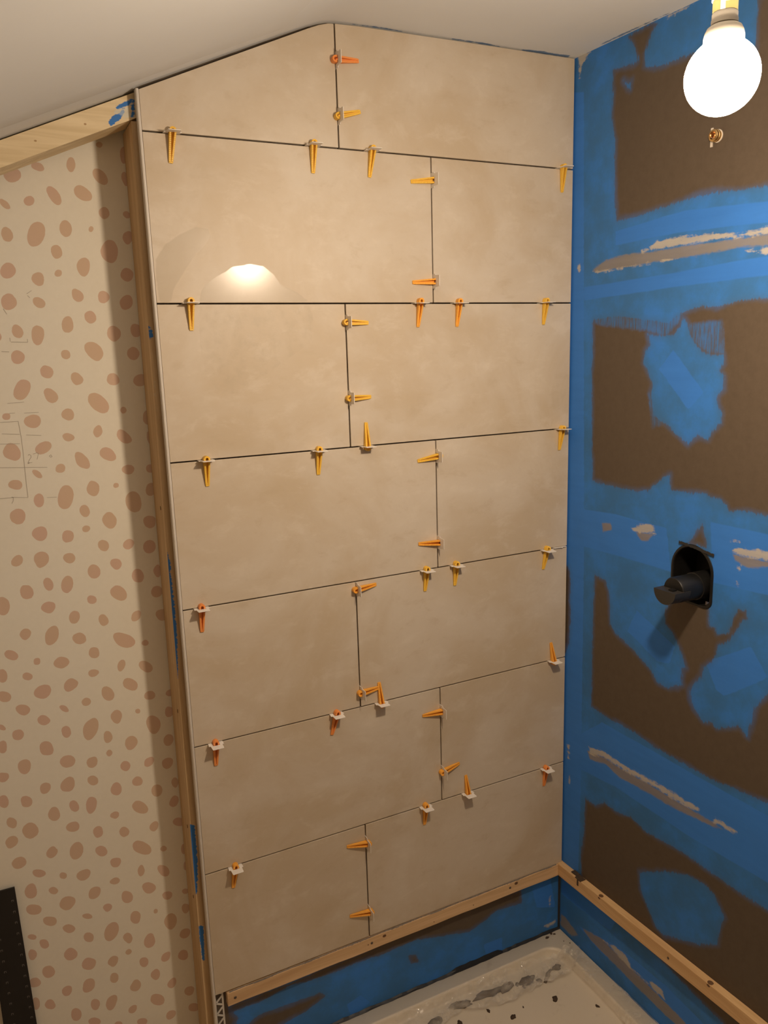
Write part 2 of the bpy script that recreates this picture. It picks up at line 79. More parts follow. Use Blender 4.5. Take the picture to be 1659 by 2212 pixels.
class MB:
    def __init__(s): s.v = []; s.f = []
    def add(s, vs, fs):
        b = len(s.v); s.v += [tuple(v) for v in vs]; s.f += [tuple(i + b for i in f) for f in fs]
    def box(s, a, b):
        x0, y0, z0 = a; x1, y1, z1 = b
        s.add([(x0,y0,z0),(x1,y0,z0),(x1,y1,z0),(x0,y1,z0),(x0,y0,z1),(x1,y0,z1),(x1,y1,z1),(x0,y1,z1)],
              [(0,3,2,1),(4,5,6,7),(0,1,5,4),(1,2,6,5),(2,3,7,6),(3,0,4,7)])
    def prism(s, pts, a, b, fn):
        """pts: outline in 2D; fn(p, q, t) -> 3D ; extruded from t=a to t=b"""
        n = len(pts)
        s.add([fn(p, q, a) for p, q in pts] + [fn(p, q, b) for p, q in pts],
              [tuple(range(n))[::-1], tuple(range(n, 2*n))] + [(i, (i+1) % n, n+(i+1) % n, n+i) for i in range(n)])
    def lathe(s, prof, n, fn, cap=True):
        """prof: list of (r, h); fn(x, y, h)->3D"""
        vs = []
        for r, h in prof:
            for k in range(n):
                a = 2*math.pi*k/n
                vs.append(fn(r*math.cos(a), r*math.sin(a), h))
        fs = []
        for i in range(len(prof)-1):
            for k in range(n):
                fs.append((i*n+k, i*n+(k+1) % n, (i+1)*n+(k+1) % n, (i+1)*n+k))
        if cap:
            fs.append(tuple(range(n))[::-1]); fs.append(tuple(range((len(prof)-1)*n, len(prof)*n)))
        s.add(vs, fs)
    def build(s, name, mat, parent=None, smooth=False, fix=True, loc=(0,0,0)):
        o = obj(name, s.v, s.f, mat, parent, loc, smooth)
        if fix:
            bm = bmesh.new(); bm.from_mesh(o.data)
            bmesh.ops.recalc_face_normals(bm, faces=bm.faces[:])
            bm.to_mesh(o.data); bm.free()
        return o

def bevel(o, w, seg=2, ang=40):
    md = o.modifiers.new('bevel', 'BEVEL'); md.width = w; md.segments = seg
    md.limit_method = 'ANGLE'; md.angle_limit = math.radians(ang)
    return o

def smooth_by_angle(o, ang=35):
    me = o.data
    bm = bmesh.new(); bm.from_mesh(me)
    for f in bm.faces: f.smooth = True
    for e in bm.edges:
        if len(e.link_faces) == 2 and e.calc_face_angle(0) > math.radians(ang): e.smooth = False
    bm.to_mesh(me); bm.free()

# ------------------------------------------------------------ node helpers
class NT:
    def __init__(s, name):
        s.m = bpy.data.materials.new(name); s.m.use_nodes = True
        s.t = s.m.node_tree; s.n = s.t.nodes
        s.b = s.n['Principled BSDF']
    def lk(s, a, b): s.t.links.new(a, b)
    def set(s, node, i, v):
        if hasattr(v, 'is_output') or isinstance(v, bpy.types.NodeSocket): s.lk(v, node.inputs[i])
        else:
            if isinstance(v, (tuple, list)) and len(v) == 3 and len(node.inputs[i].default_value) == 4: v = (*v, 1)
            node.inputs[i].default_value = v
    def math(s, op, a, b=None, c=None, clamp=False):
        n = s.n.new('ShaderNodeMath'); n.operation = op; n.use_clamp = clamp
        s.set(n, 0, a)
        if b is not None: s.set(n, 1, b)
        if c is not None: s.set(n, 2, c)
        return n.outputs[0]
    def mix(s, f, a, b):
        n = s.n.new('ShaderNodeMix'); n.data_type = 'RGBA'
        s.set(n, 0, f); s.set(n, 6, a); s.set(n, 7, b)
        return n.outputs[2]
    def ramp(s, v, lo, hi, a=0.0, b=1.0):
        n = s.n.new('ShaderNodeMapRange'); n.interpolation_type = 'SMOOTHSTEP'
        s.set(n, 0, v); s.set(n, 1, lo); s.set(n, 2, hi); s.set(n, 3, a); s.set(n, 4, b)
        return n.outputs[0]
    def attr(s, name):
        n = s.n.new('ShaderNodeAttribute'); n.attribute_name = name
        return n.outputs['Fac']
    def coord(s, scale=(1, 1, 1), rot=(0, 0, 0), loc=(0, 0, 0)):
        c = s.n.new('ShaderNodeTexCoord'); mp = s.n.new('ShaderNodeMapping')
        mp.inputs['Scale'].default_value = scale; mp.inputs['Rotation'].default_value = rot
        mp.inputs['Location'].default_value = loc
        s.lk(c.outputs['Object'], mp.inputs[0])
        return mp.outputs[0]
    def noise(s, vec, scale, detail=3.0, rough=0.55, dist=0.0):
        n = s.n.new('ShaderNodeTexNoise')
        s.lk(vec, n.inputs['Vector']); n.inputs['Scale'].default_value = scale
        n.inputs['Detail'].default_value = detail; n.inputs['Roughness'].default_value = rough
        n.inputs['Distortion'].default_value = dist
        return n.outputs['Fac']
    def bump(s, h, strength=0.2, dist=0.001):
        n = s.n.new('ShaderNodeBump'); n.inputs['Strength'].default_value = strength
        n.inputs['Distance'].default_value = dist
        s.lk(h, n.inputs['Height']); s.lk(n.outputs[0], s.b.inputs['Normal'])
    def out(s, col=None, rough=None, metal=None, spec=None):
        if col is not None: s.set(s.b, 'Base Color', col)
        if rough is not None: s.set(s.b, 'Roughness', rough)
        if metal is not None: s.set(s.b, 'Metallic', metal)
        if spec is not None: s.set(s.b, 'Specular IOR Level', spec)
        return s.m

def plain(name, col, rough=0.6, metal=0.0, spec=0.5, nz=0.06, nscale=40, bump=0.0):
    t = NT(name); v = t.coord()
    n = t.noise(v, nscale)
    dark = tuple(c*(1-nz*2) for c in col); lite = tuple(min(1, c*(1+nz)) for c in col)
    c = t.mix(n, dark, lite)
    if bump: t.bump(n, bump, 0.0008)
    return t.out(c, rough, metal, spec)

# ------------------------------------------------------------ materials
def m_tile():
    t = NT('beige_stone_tile'); v = t.coord()
    big = t.noise(v, 3.2, 5, 0.62, 0.6)
    med = t.noise(t.coord((1, 1, 1.6)), 13, 6, 0.66, 0.3)
    fine = t.noise(v, 160, 3, 0.6)
    c = t.mix(t.ramp(big, 0.36, 0.64), (0.50, 0.405, 0.285), (0.57, 0.495, 0.395))
    c = t.mix(t.math('MULTIPLY', t.ramp(med, 0.5, 0.72), 0.4), c, (0.66, 0.59, 0.49))
    c = t.mix(t.math('MULTIPLY', t.ramp(med, 0.46, 0.30), 0.45), c, (0.45, 0.36, 0.245))
    c = t.mix(t.math('MULTIPLY', fine, 0.12), c, (0.42, 0.34, 0.24))
    patch = t.attr('dark_gloss')
    edge = t.math('ADD', patch, t.math('MULTIPLY', t.math('SUBTRACT', t.noise(v, 45, 4), 0.5), 6.0))
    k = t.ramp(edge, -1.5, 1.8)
    c = t.mix(t.math('MULTIPLY', k, 0.62), c, (0.40, 0.325, 0.225))  # outlined patches get a darker base colour and a glossier coat
    rough = t.math('MULTIPLY_ADD', med, 0.10, 0.43)
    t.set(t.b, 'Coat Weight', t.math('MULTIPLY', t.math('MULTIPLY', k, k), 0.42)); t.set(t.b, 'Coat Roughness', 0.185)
    t.bump(t.noise(v, 70, 4, 0.7), 0.05, 0.0004)
    return t.out(c, rough, 0, 0.5)

def m_wall_paint():
    t = NT('tanking_paint'); v = t.coord()
    streak = t.noise(t.coord((1, 260, 26)), 1.0, 3, 0.6)       # roller streaks, upright
    fine = t.noise(v, 55, 6, 0.7)
    blotch = t.noise(v, 9, 5, 0.65)
    brush = t.noise(t.coord((1, 5, 55)), 1.0, 4, 0.6)
    j = t.math('MULTIPLY', t.math('SUBTRACT', streak, 0.5), 16.0)
    j2 = t.math('MULTIPLY', t.math('SUBTRACT', fine, 0.5), 14.0)
    sd = t.math('ADD', t.attr('blue'), t.math('ADD', j, j2))
    cov = t.ramp(sd, -2.4, 3.6)
    halo = t.math('MULTIPLY', t.ramp(t.math('ADD', t.attr('blue'), t.math('MULTIPLY', t.math('SUBTRACT', blotch, 0.5), 26.0)), -12, 6), 0.42)
    cov = t.math('MAXIMUM', cov, halo)
    semi = t.math('MULTIPLY', t.ramp(t.math('ADD', t.attr('semi'), j2), -5, 6), t.ramp(t.math('ADD', streak, t.math('MULTIPLY', blotch, 0.5)), 0.62, 0.86, 0.28, 0.85))
    cov = t.math('MAXIMUM', cov, semi)
    brown = t.mix(fine, (0.074, 0.053, 0.036), (0.112, 0.085, 0.060))
    thin = t.mix(t.ramp(blotch, 0.34, 0.66), (0.036, 0.145, 0.36), (0.036, 0.180, 0.53))
    rich = t.mix(brush, (0.030, 0.165, 0.58), (0.045, 0.215, 0.70))
    tk = t.ramp(t.math('ADD', t.attr('thick'), t.math('MULTIPLY', t.math('SUBTRACT', brush, 0.5), 7.0)), -2.0, 2.0)
    blue = t.mix(t.math('MAXIMUM', t.math('MULTIPLY', tk, 0.8), t.math('MULTIPLY', t.ramp(blotch, 0.5, 0.72), 0.45)), thin, rich)
    # the coat thins out next to the bare board
    blue = t.mix(t.math('MULTIPLY', t.ramp(t.attr('blue'), 17, 2), 0.25), blue, (0.055, 0.12, 0.23))
    c = t.mix(cov, brown, blue)
    scr = t.noise(t.coord((1, 22, 120)), 1.0, 6, 0.72)
    g = t.ramp(t.math('ADD', t.attr('grey'), t.math('ADD', t.math('MULTIPLY', t.math('SUBTRACT', fine, 0.5), 10.0), t.math('MULTIPLY', t.math('SUBTRACT', scr, 0.5), 12.0))), -3.5, 3.0)
    c = t.mix(t.math('MULTIPLY', g, 0.85), c, t.mix(brush, (0.20, 0.165, 0.125), (0.27, 0.24, 0.20)))
    k = t.ramp(t.math('ADD', t.attr('cream'), t.math('ADD', t.math('MULTIPLY', t.math('SUBTRACT', fine, 0.56), 20.0), t.math('MULTIPLY', t.math('SUBTRACT', scr, 0.52), 22.0))), -2.5, 3.5)
    c = t.mix(t.math('MULTIPLY', k, 0.85), c, t.mix(brush, (0.34, 0.32, 0.27), (0.56, 0.50, 0.40)))
    t.bump(t.math('ADD', fine, t.math('MULTIPLY', cov, 0.5)), 0.22, 0.0012)
    return t.out(c, 0.62, 0, 0.35)

def m_wallpaper():
    t = NT('spotted_wallpaper'); v = t.coord()
    fine = t.noise(v, 90, 4, 0.6); tint = t.noise(v, 7.5, 1, 0.5)
    base = t.mix(fine, (0.69, 0.66, 0.57), (0.74, 0.71, 0.62))
    spot = t.mix(t.ramp(tint, 0.35, 0.65), (0.575, 0.43, 0.315), (0.585, 0.415, 0.325))
    sd = t.math('ADD', t.attr('spot'), t.math('MULTIPLY', t.math('SUBTRACT', t.noise(v, 150, 2), 0.5), 1.6))
    c = t.mix(t.ramp(sd, -0.5, 0.5), base, spot)
    t.bump(fine, 0.05, 0.0004)
    return t.out(c, 0.75, 0, 0.25)

def m_wood(name, a, b, k, axis='x', paint=False):
    t = NT(name)
    sc = {'x': (3, 60, 60), 'y': (60, 3, 60), 'z': (60, 60, 3)}[axis]
    g = t.noise(t.coord(sc), 1.0, 5, 0.6, 0.8)
    sc2 = {'x': (1, 7, 7), 'y': (7, 1, 7), 'z': (7, 7, 1)}[axis]
    big = t.noise(t.coord(sc2), 1.6, 3, 0.5, 1.2)
    c = t.mix(t.ramp(g, 0.35, 0.7), a, b)
    c = t.mix(t.math('MULTIPLY', t.ramp(big, 0.6, 0.75), 0.45), c, k)
    if paint:
        e = t.ramp(t.math('ADD', t.attr('paint'), t.math('MULTIPLY', t.math('SUBTRACT', t.noise(t.coord((60, 60, 200)), 1.0, 4), 0.5), 9.0)), -0.8, 0.8)
        c = t.mix(e, c, (0.035, 0.17, 0.50))
        w = t.ramp(t.math('ADD', t.attr('wash'), t.math('MULTIPLY', t.math('SUBTRACT', t.noise(t.coord((80, 80, 120)), 1.0, 4), 0.5), 11.0)), -1, 3)
        c = t.mix(t.math('MULTIPLY', w, 0.5), c, (0.55, 0.62, 0.62))
    t.bump(g, 0.12, 0.0006)
    return t.out(c, 0.62, 0, 0.35)

def m_ceiling():
    t = NT('white_plaster_ceiling'); v = t.coord()
    n = t.noise(v, 4, 4, 0.6); f = t.noise(v, 180, 3, 0.6)
    c = t.mix(n, (0.68, 0.685, 0.665), (0.74, 0.745, 0.725))
    e = t.ramp(t.math('ADD', t.attr('paint'), t.math('MULTIPLY', t.math('SUBTRACT', t.noise(v, 60, 5, 0.7), 0.5), 12.0)), -1.5, 1.5)
    c = t.mix(t.math('MULTIPLY', e, 0.8), c, (0.06, 0.17, 0.36))
    t.bump(f, 0.08, 0.0005)
    return t.out(c, 0.85, 0, 0.2)

def m_tray():
    t = NT('cream_resin_tray'); v = t.coord()
    d = t.noise(v, 22, 6, 0.7); f = t.noise(v, 240, 2)
    c = t.mix(t.math('MULTIPLY', t.ramp(d, 0.56, 0.8), 0.5), (0.62, 0.55, 0.44), (0.36, 0.29, 0.21))
    c = t.mix(t.math('MULTIPLY', f, 0.1), c, (0.4, 0.34, 0.27))
    return t.out(c, 0.42, 0, 0.4)

def m_film():
    t = NT('clear_plastic_film'); v = t.coord()
    d = t.noise(v, 26, 4, 0.6)
    t.set(t.b, 'Alpha', t.math('MULTIPLY_ADD', t.ramp(d, 0.4, 0.75), 0.34, 0.17))
    t.bump(t.noise(v, 34, 3, 0.55, 1.2), 0.7, 0.006)
    return t.out((0.74, 0.68, 0.58), 0.11, 0, 0.9)

def emis(name, col, s):
    t = NT(name)
    t.set(t.b, 'Emission Color', (*col, 1)); t.set(t.b, 'Emission Strength', s)
    return t.out((0.9, 0.9, 0.88), 0.4)

TILE = m_tile(); WPAINT = m_wall_paint(); PAPER = m_wallpaper(); CEIL = m_ceiling(); TRAY = m_tray(); FILM = m_film()
BEAMW = m_wood('pine_beam', (0.62, 0.49, 0.29), (0.76, 0.63, 0.41), (0.45, 0.30, 0.15), 'x', True)
STUDW = m_wood('pine_stud', (0.50, 0.34, 0.18), (0.62, 0.45, 0.26), (0.33, 0.20, 0.10), 'z', True)
BATW = m_wood('pine_batten_long', (0.56, 0.37, 0.20), (0.68, 0.47, 0.27), (0.42, 0.25, 0.12), 'x')
BATR = m_wood('pine_batten_side', (0.56, 0.35, 0.17), (0.68, 0.46, 0.24), (0.42, 0.24, 0.11), 'y')
TRIM = plain('cream_metal_trim', (0.60, 0.55, 0.48), 0.5)
TRIMP = plain('off_white_perforated_strip', (0.60, 0.57, 0.52), 0.5)
CLIPM = plain('white_clip_plastic', (0.74, 0.70, 0.64), 0.42, nz=0.04)
WEDM = [plain('yellow_wedge_plastic', (0.82, 0.50, 0.06), 0.38, nz=0.05), plain('amber_wedge_plastic', (0.86, 0.40, 0.05), 0.38, nz=0.05), plain('orange_wedge_plastic', (0.82, 0.29, 0.07), 0.38, nz=0.05)]
BLACKP = plain('black_plastic', (0.007, 0.0065, 0.006), 0.42, nz=0.2)
GREYP = plain('dark_grey_plastic', (0.026, 0.023, 0.020), 0.5, nz=0.1)
BLACKM = plain('black_anodised_metal', (0.010, 0.009, 0.009), 0.5, nz=0.2)
MARKM = plain('grey_scale_marks', (0.16, 0.15, 0.14), 0.6)
BRASS = plain('brass', (0.70, 0.48, 0.22), 0.22, 1.0)
COPPER = plain('copper', (0.72, 0.50, 0.36), 0.3, 1.0)
WHITEP = plain('white_lamp_plastic', (0.80, 0.78, 0.73), 0.4, nz=0.02)
NECKM = plain('cream_bulb_body', (0.52, 0.48, 0.41), 0.55, nz=0.02)
CUPC = plain('olive_brass_ring', (0.50, 0.44, 0.17), 0.35, nz=0.05)
SCREWM = plain('dark_steel_screw', (0.14, 0.11, 0.09), 0.4, 0.8)
MORTAR = plain('dark_dried_mortar', (0.065, 0.040, 0.024), 0.85, nz=0.3, nscale=200, bump=0.6)
GREYMORT = plain('grey_adhesive_smear', (0.20, 0.165, 0.13), 0.7, nz=0.3, nscale=90, bump=0.5)
FIBRE = plain('membrane_tear', (0.02, 0.018, 0.017), 0.9)
SEAL = plain('black_sealant', (0.012, 0.014, 0.018), 0.5, nz=0.2, bump=0.4)
PENCILM = plain('pencil_grey', (0.42, 0.385, 0.32), 0.8)
PALE = plain('pale_pipe_sleeve', (0.62, 0.56, 0.48), 0.5)
DARKGAP = plain('dark_tile_adhesive', (0.055, 0.034, 0.020), 0.9, nz=0.3, nscale=120)
PALEKNOT = plain('pale_wood_knot', (0.42, 0.27, 0.13), 0.7)
KNOT = plain('wood_knot', (0.13, 0.065, 0.03), 0.7)
def m_globe():
    """frosted globe over a plate of LEDs that face down: it shines hardest downwards"""
    t = NT('lit_bulb_globe')
    g = t.n.new('ShaderNodeNewGeometry'); sp = t.n.new('ShaderNodeSeparateXYZ'); t.lk(g.outputs['Normal'], sp.inputs[0])
    nz = sp.outputs[2]
    f = t.math('ADD', 0.72, t.math('ADD', t.math('MULTIPLY', t.math('MINIMUM', nz, 0.0), -0.95), t.math('MULTIPLY', t.math('MAXIMUM', nz, 0.0), -0.45)))
    t.set(t.b, 'Emission Color', (*LIGHT_COL, 1)); t.set(t.b, 'Emission Strength', t.math('MULTIPLY', f, BULB_STRENGTH))
    return t.out((0.9, 0.9, 0.88), 0.4)
GLOW = m_globe()

# ------------------------------------------------------------ outline fields (distance to an outline, mm)
def field(U, V, polys, cap=20.0):
    """largest signed distance in mm to a set of outlines (positive inside), U and V grids in mm"""
    best = np.full(U.shape, -cap)
    for P in polys:
        P = np.array(P, float)
        lo = P.min(0) - cap; hi = P.max(0) + cap
        sel = (U > lo[0]) & (U < hi[0]) & (V > lo[1]) & (V < hi[1])
        if not sel.any(): continue
        u = U[sel]; v = V[sel]
        d = np.full(u.shape, 1e9); ins = np.zeros(u.shape, bool)
        for i in range(len(P)):
            a = P[i]; b = P[(i+1) % len(P)]; e = b - a
            L = (e*e).sum() + 1e-9
            t = np.clip(((u-a[0])*e[0] + (v-a[1])*e[1]) / L, 0, 1)
            d = np.minimum(d, np.hypot(u-a[0]-t*e[0], v-a[1]-t*e[1]))
            c = (a[1] > v) != (b[1] > v)
            xi = a[0] + (v-a[1]) * e[0] / (e[1] if abs(e[1]) > 1e-9 else 1e-9)
            ins ^= c & (u < xi)
        s = np.where(ins, np.minimum(d, cap), -np.minimum(d, cap))
        best[sel] = np.maximum(best[sel], s)
    return best

def grid_sheet(name, us, vs, fn, mat, keep=None, parent=None):
    """sheet over the grid us x vs (metres); fn(u, v)->xyz arrays"""
    U, V = np.meshgrid(us, vs, indexing='ij')
    X, Y, Z = fn(U, V)
    co = np.stack([np.broadcast_to(a, U.shape).ravel() for a in (X, Y, Z)], 1)
    nu, nv = U.shape
    idx = np.arange(nu*nv).reshape(nu, nv)
    q = np.stack([idx[:-1, :-1].ravel(), idx[1:, :-1].ravel(), idx[1:, 1:].ravel(), idx[:-1, 1:].ravel()], 1)
    if keep is not None:
        uc = (U[:-1, :-1]+U[1:, 1:]).ravel()/2; vc = (V[:-1, :-1]+V[1:, 1:]).ravel()/2
        q = q[keep(uc, vc)]
    me = bpy.data.meshes.new(name)
    me.vertices.add(len(co)); me.vertices.foreach_set('co', co.ravel())
    me.loops.add(len(q)*4); me.loops.foreach_set('vertex_index', q.ravel())
    me.polygons.add(len(q)); me.polygons.foreach_set('loop_start', np.arange(0, len(q)*4, 4))
    me.update(calc_edges=True); me.validate()
    o = bpy.data.objects.new(name, me); C.objects.link(o); me.materials.append(mat)
    if parent: o.parent = parent
    return o, U*1000, V*1000

def set_attr(o, name, arr):
    a = o.data.attributes.new(name, 'FLOAT', 'POINT')
    a.data.foreach_set('value', np.ascontiguousarray(arr, dtype=np.float32).ravel())

def paint_wall(o, U, V, D, extra=None):
    brown = field(U, V, D['brown'])
    blue = -brown
    blue = np.maximum(blue, field(U, V, D['splash'])) if D.get('splash') else blue
    if extra is not None: blue = np.where(extra[0], extra[1], blue)
    set_attr(o, 'blue', blue)
    for k in ('semi', 'thick', 'cream', 'grey'):
        set_attr(o, k, field(U, V, D.get(k, [])))

# ------------------------------------------------------------ the room
# right-hand wall at x = 0 with an opening for the shower valve
VY, VZ, VR = -0.401, Z0 - 0.876, 0.051
def in_valve(y, z, g=0.0):
    r = VR + g
    up = ((y-VY)**2 + (z-VZ)**2 < r*r) & (z > VZ)
    lowr = (np.abs(y-VY) < r) & (z <= VZ) & (z > Z0 - 0.945 - g)
    cut = (np.abs(y-VY) > r-0.012) & (z < Z0-0.945+0.012)
    return up | (lowr & ~cut)
ys = np.concatenate([np.arange(-2.2, -0.76, 0.02), np.arange(-0.76, 0.0221, 0.0034)])
zs = np.arange(0.0, 2.345, 0.0036)
def ceil_z(x):
    """underside of the ceiling, relative to the topmost joint"""
    x = np.asarray(x, float)
    a = 0.0745 + 0.434*(x+0.99); b = 0.2395 + 0.0080*x      # slope and level part
    return 0.5*(a+b-np.sqrt((a-b)**2+0.00011))
wr, U, V = grid_sheet('wall_right', ys, zs, lambda u, v: (0*u, u, v), WPAINT, keep=lambda y, z: ~in_valve(y, z, 0.0015))
far = U < -720
wob = 14*np.sin(U/90.0)*np.cos(V/120.0) + 8*np.sin(V/47.0 + U/60.0)
paint_wall(wr, U, V, RW, (far, np.clip(wob, -20, 20)))
tag(wr, kind='structure')

# backing board of the tiled wall (12 mm behind the tile faces)
xs = np.concatenate([np.arange(-0.988, -0.003, 0.0045), [0.0]])
zs2 = np.concatenate([np.arange(0.0, 0.34, 0.0045), np.arange(0.34, 2.33, 0.03)])
BWZ = lambda u, v: (u, 0*u + 0.012, np.minimum(v, Z0 + ceil_z(u) + 0.004))
wb, U, V = grid_sheet('wall_back', xs, zs2, BWZ, WPAINT)
hid = V > 330
paint_wall(wb, U, V, BW, (hid | (U < -958), np.full(U.shape, -20.0)))
tag(wb, kind='structure')
mb = MB()   # edge and back face of that board
mb.prism([(-0.988, 0.0), (-0.988, Z0+0.066), (-0.66, Z0+0.213), (-0.58, Z0+0.23), (-0.02, Z0+0.236), (-0.02, 0.0)], 0.0123, 0.0215, lambda p, q, t: (p, t, q))
o = mb.build('board_edge', DARKGAP, wb)

# wallpapered wall behind the stud frame
xs = np.concatenate([np.arange(-2.3, -1.42, 0.01), np.arange(-1.42, -0.955, 0.003), [-0.9, 0.0]])
zs = np.arange(0.0, 2.26, 0.003)
wl, U, V = grid_sheet('wall_left', xs, zs, lambda u, v: (u, 0*u+0.12, np.minimum(v, Z0+ceil_z(u)+0.01)), PAPER)
S = np.full(U.shape, -8.0)
spots = [list(s) for s in SPOTS]
srnd = random.Random(3)
for gx in range(11):                      # the pattern carries on to the left of the frame
    for gz in range(38):
        x = -1440 - gx*62 + srnd.uniform(-17, 17) - (gz % 2)*30; z = 40 + gz*58 + srnd.uniform(-14, 14)
        a = srnd.uniform(0, 3.14); l = srnd.uniform(9, 25); w = l*srnd.uniform(.55, .95)
        spots.append([x, z, l*math.cos(a), l*math.sin(a), -w*math.sin(a), w*math.cos(a)])
us = xs*1000; vs_ = zs*1000
for i, (cx, cz, ax, az, bx, bz) in enumerate(spots):
    R = 1.35*max(math.hypot(ax, az), math.hypot(bx, bz)) + 6
    i0, i1 = np.searchsorted(us, [cx-R, cx+R]); j0, j1 = np.searchsorted(vs_, [cz-R, cz+R])
    if i1 <= i0 or j1 <= j0: continue
    du = U[i0:i1, j0:j1]-cx; dv = V[i0:i1, j0:j1]-cz
    det = ax*bz - az*bx
    p = (du*bz - dv*bx)/det; q = (-du*az + dv*ax)/det
    r = np.hypot(p, q); th = np.arctan2(q, p)
    s1 = random.Random(i*13+5)
    e = 0.075*s1.choice((-1, 1)); c3 = s1.uniform(-.055, .055); c4 = s1.uniform(-.03, .03); f3 = s1.uniform(0, 6)
    rad = 1 + e*np.cos(th) + 0.05*np.cos(2*th+s1.uniform(0, 6)) + c3*np.cos(3*th+f3) + c4*np.cos(4*th)
    mean = math.sqrt(abs(det))
    sd = (rad - r)*mean
    S[i0:i1, j0:j1] = np.maximum(S[i0:i1, j0:j1], np.clip(sd, -8, 8))
set_attr(wl, 'spot', S)
tag(wl, kind='structure')
mb = MB()
for line in PENCIL:
    for a, b in zip(line[:-1], line[1:]):
        a = np.array(a)/1000.; b = np.array(b)/1000.
        d = b-a; L = np.hypot(*d) + 1e-9; n = np.array([-d[1], d[0]])/L*0.00045
        mb.add([(a[0]-n[0], .1196, a[1]-n[1]), (b[0]-n[0], .1196, b[1]-n[1]), (b[0]+n[0], .1196, b[1]+n[1]), (a[0]+n[0], .1196, a[1]+n[1])], [(0, 1, 2, 3)])
mb.build('pencil_marks', PENCILM, wl, fix=False)

# ceiling: level part, soft ridge and slope
xs = np.concatenate([np.arange(-3.0, -0.72, 0.06), np.arange(-0.72, -0.48, 0.003), np.arange(-0.48, -0.16, 0.03), np.arange(-0.16, 0.0101, 0.004)])
ys_c = np.concatenate([np.arange(-2.2, -0.04, 0.06), np.arange(-0.04, 0.02, 0.004), [0.06, 0.125]])
cg, U, V = grid_sheet('ceiling', xs, ys_c, lambda u, v: (u, v, Z0 + ceil_z(u) + 0.025*np.minimum(v, 0)), CEIL)
cp = field(U, V, [[(-150, -2), (-110, -7), (-60, -5), (-25, -9), (-20, 5), (-150, 5)], [(-330, 0), (-240, -3), (-200, 5), (-330, 5)], [(-560, 2), (-480, -1), (-430, 5), (-560, 5)], [(-12, -60), (-4, -62), (-3, -300), (-7, -280)]])
set_attr(cg, 'paint', cp)
tag(cg, kind='structure')

fl = MB(); fl.box((-2.6, -2.2, -0.05), (0.02, 0.14, 0.0))
tag(fl.build('floor', plain('dusty_floor_boards', (0.30, 0.24, 0.18), 0.8)), kind='structure')

# ------------------------------------------------------------ stud frame
def plank(name, us, vs, fn_front, mat, thick, attrs, parent=None):
    o, U, V = grid_sheet(name, us, vs, fn_front, mat, parent=parent)
    for k, polys in attrs.items(): set_attr(o, k, field(U, V, polys))
    return o

def solid_grid(name, x0, x1, y0, y1, z0, z1, step, mat, zfun=None, attrs=None):
    """box with gridded faces; z may be sheared with zfun(x)"""
    bm = bmesh.new()
    def face(o, a, b, na, nb):
        pts = [[bm.verts.new(Vector(o)+Vector(a)*i/na+Vector(b)*j/nb) for j in range(nb+1)] for i in range(na+1)]
        for i in range(na):
            for j in range(nb): bm.faces.new((pts[i][j], pts[i+1][j], pts[i+1][j+1], pts[i][j+1]))
    dx, dy, dz = x1-x0, y1-y0, z1-z0
    nx, ny, nz = [max(1, int(round(abs(d)/step))) for d in (dx, dy, dz)]
    face((x0,y0,z0), (dx,0,0), (0,0,dz), nx, nz); face((x0,y1,z0), (dx,0,0), (0,0,dz), nx, nz)
    face((x0,y0,z0), (0,dy,0), (0,0,dz), ny, nz); face((x1,y0,z0), (0,dy,0), (0,0,dz), ny, nz)
    face((x0,y0,z0), (dx,0,0), (0,dy,0), nx, ny); face((x0,y0,z1), (dx,0,0), (0,dy,0), nx, ny)
    bmesh.ops.remove_doubles(bm, verts=bm.verts[:], dist=1e-6)
    bmesh.ops.recalc_face_normals(bm, faces=bm.faces[:])
    me = bpy.data.meshes.new(name); bm.to_mesh(me); bm.free()
    co = np.zeros(len(me.vertices)*3); me.vertices.foreach_get('co', co); co = co.reshape(-1, 3)
    o = bpy.data.objects.new(name, me); C.objects.link(o); me.materials.append(mat)
    for k, (axes, polys) in (attrs or {}).items():
        f_ = field(co[:, axes[0]]*1000, co[:, axes[1]]*1000, polys)
        set_attr(o, k, np.where(co[:, 1] < y0+0.003, f_, -20.0))
    if zfun is not None:
        co[:, 2] += zfun(co[:, 0], co[:, 2])
        me.vertices.foreach_set('co', co.ravel()); me.update()
    return o

# sloping top plate; paint outlines in (x, height-above-lower-edge) millimetres
beam = solid_grid('sloping_beam', -2.2, -0.9895, 0.0225, 0.088, 0.0, 0.0425, 0.0035, BEAMW,
    zfun=lambda x, z: Z0 + 0.0225 + 0.430*(x+1.0) - 0.0,
    attrs={'paint': ((0, 2), [[(-1024, 31), (-1006, 34), (-995, 33), (-995, 26), (-1023, 24)], [(-1037, 2), (-1040, 13), (-1030, 17), (-1018, 18), (-1012, 24), (-1008, 20), (-1014, 12), (-1022, 7), (-1032, 2)], [(-1000, 4), (-996, 34), (-991, 30), (-992, 4)]]),
           'wash': ((0, 2), [[(-1026, 26), (-1000, 24), (-1000, 4), (-1010, 4), (-1018, 14), (-1030, 20)]])})
tag(beam, 'pale pine beam sloping under the ceiling with a blue paint smudge at its end', 'beam')
for x, h in ((-1.080, 20), (-1.165, 22)):
    mb = MB(); mb.lathe([(0.0022, -0.0003), (0.0022, 0.0003)], 12, lambda a, b, h2, x=x, h=h: (x+a, 0.0223-h2, Z0+0.0225+0.43*(x+1)+h/1000.+b*0.7))
    mb.build('knot', PALEKNOT, beam)
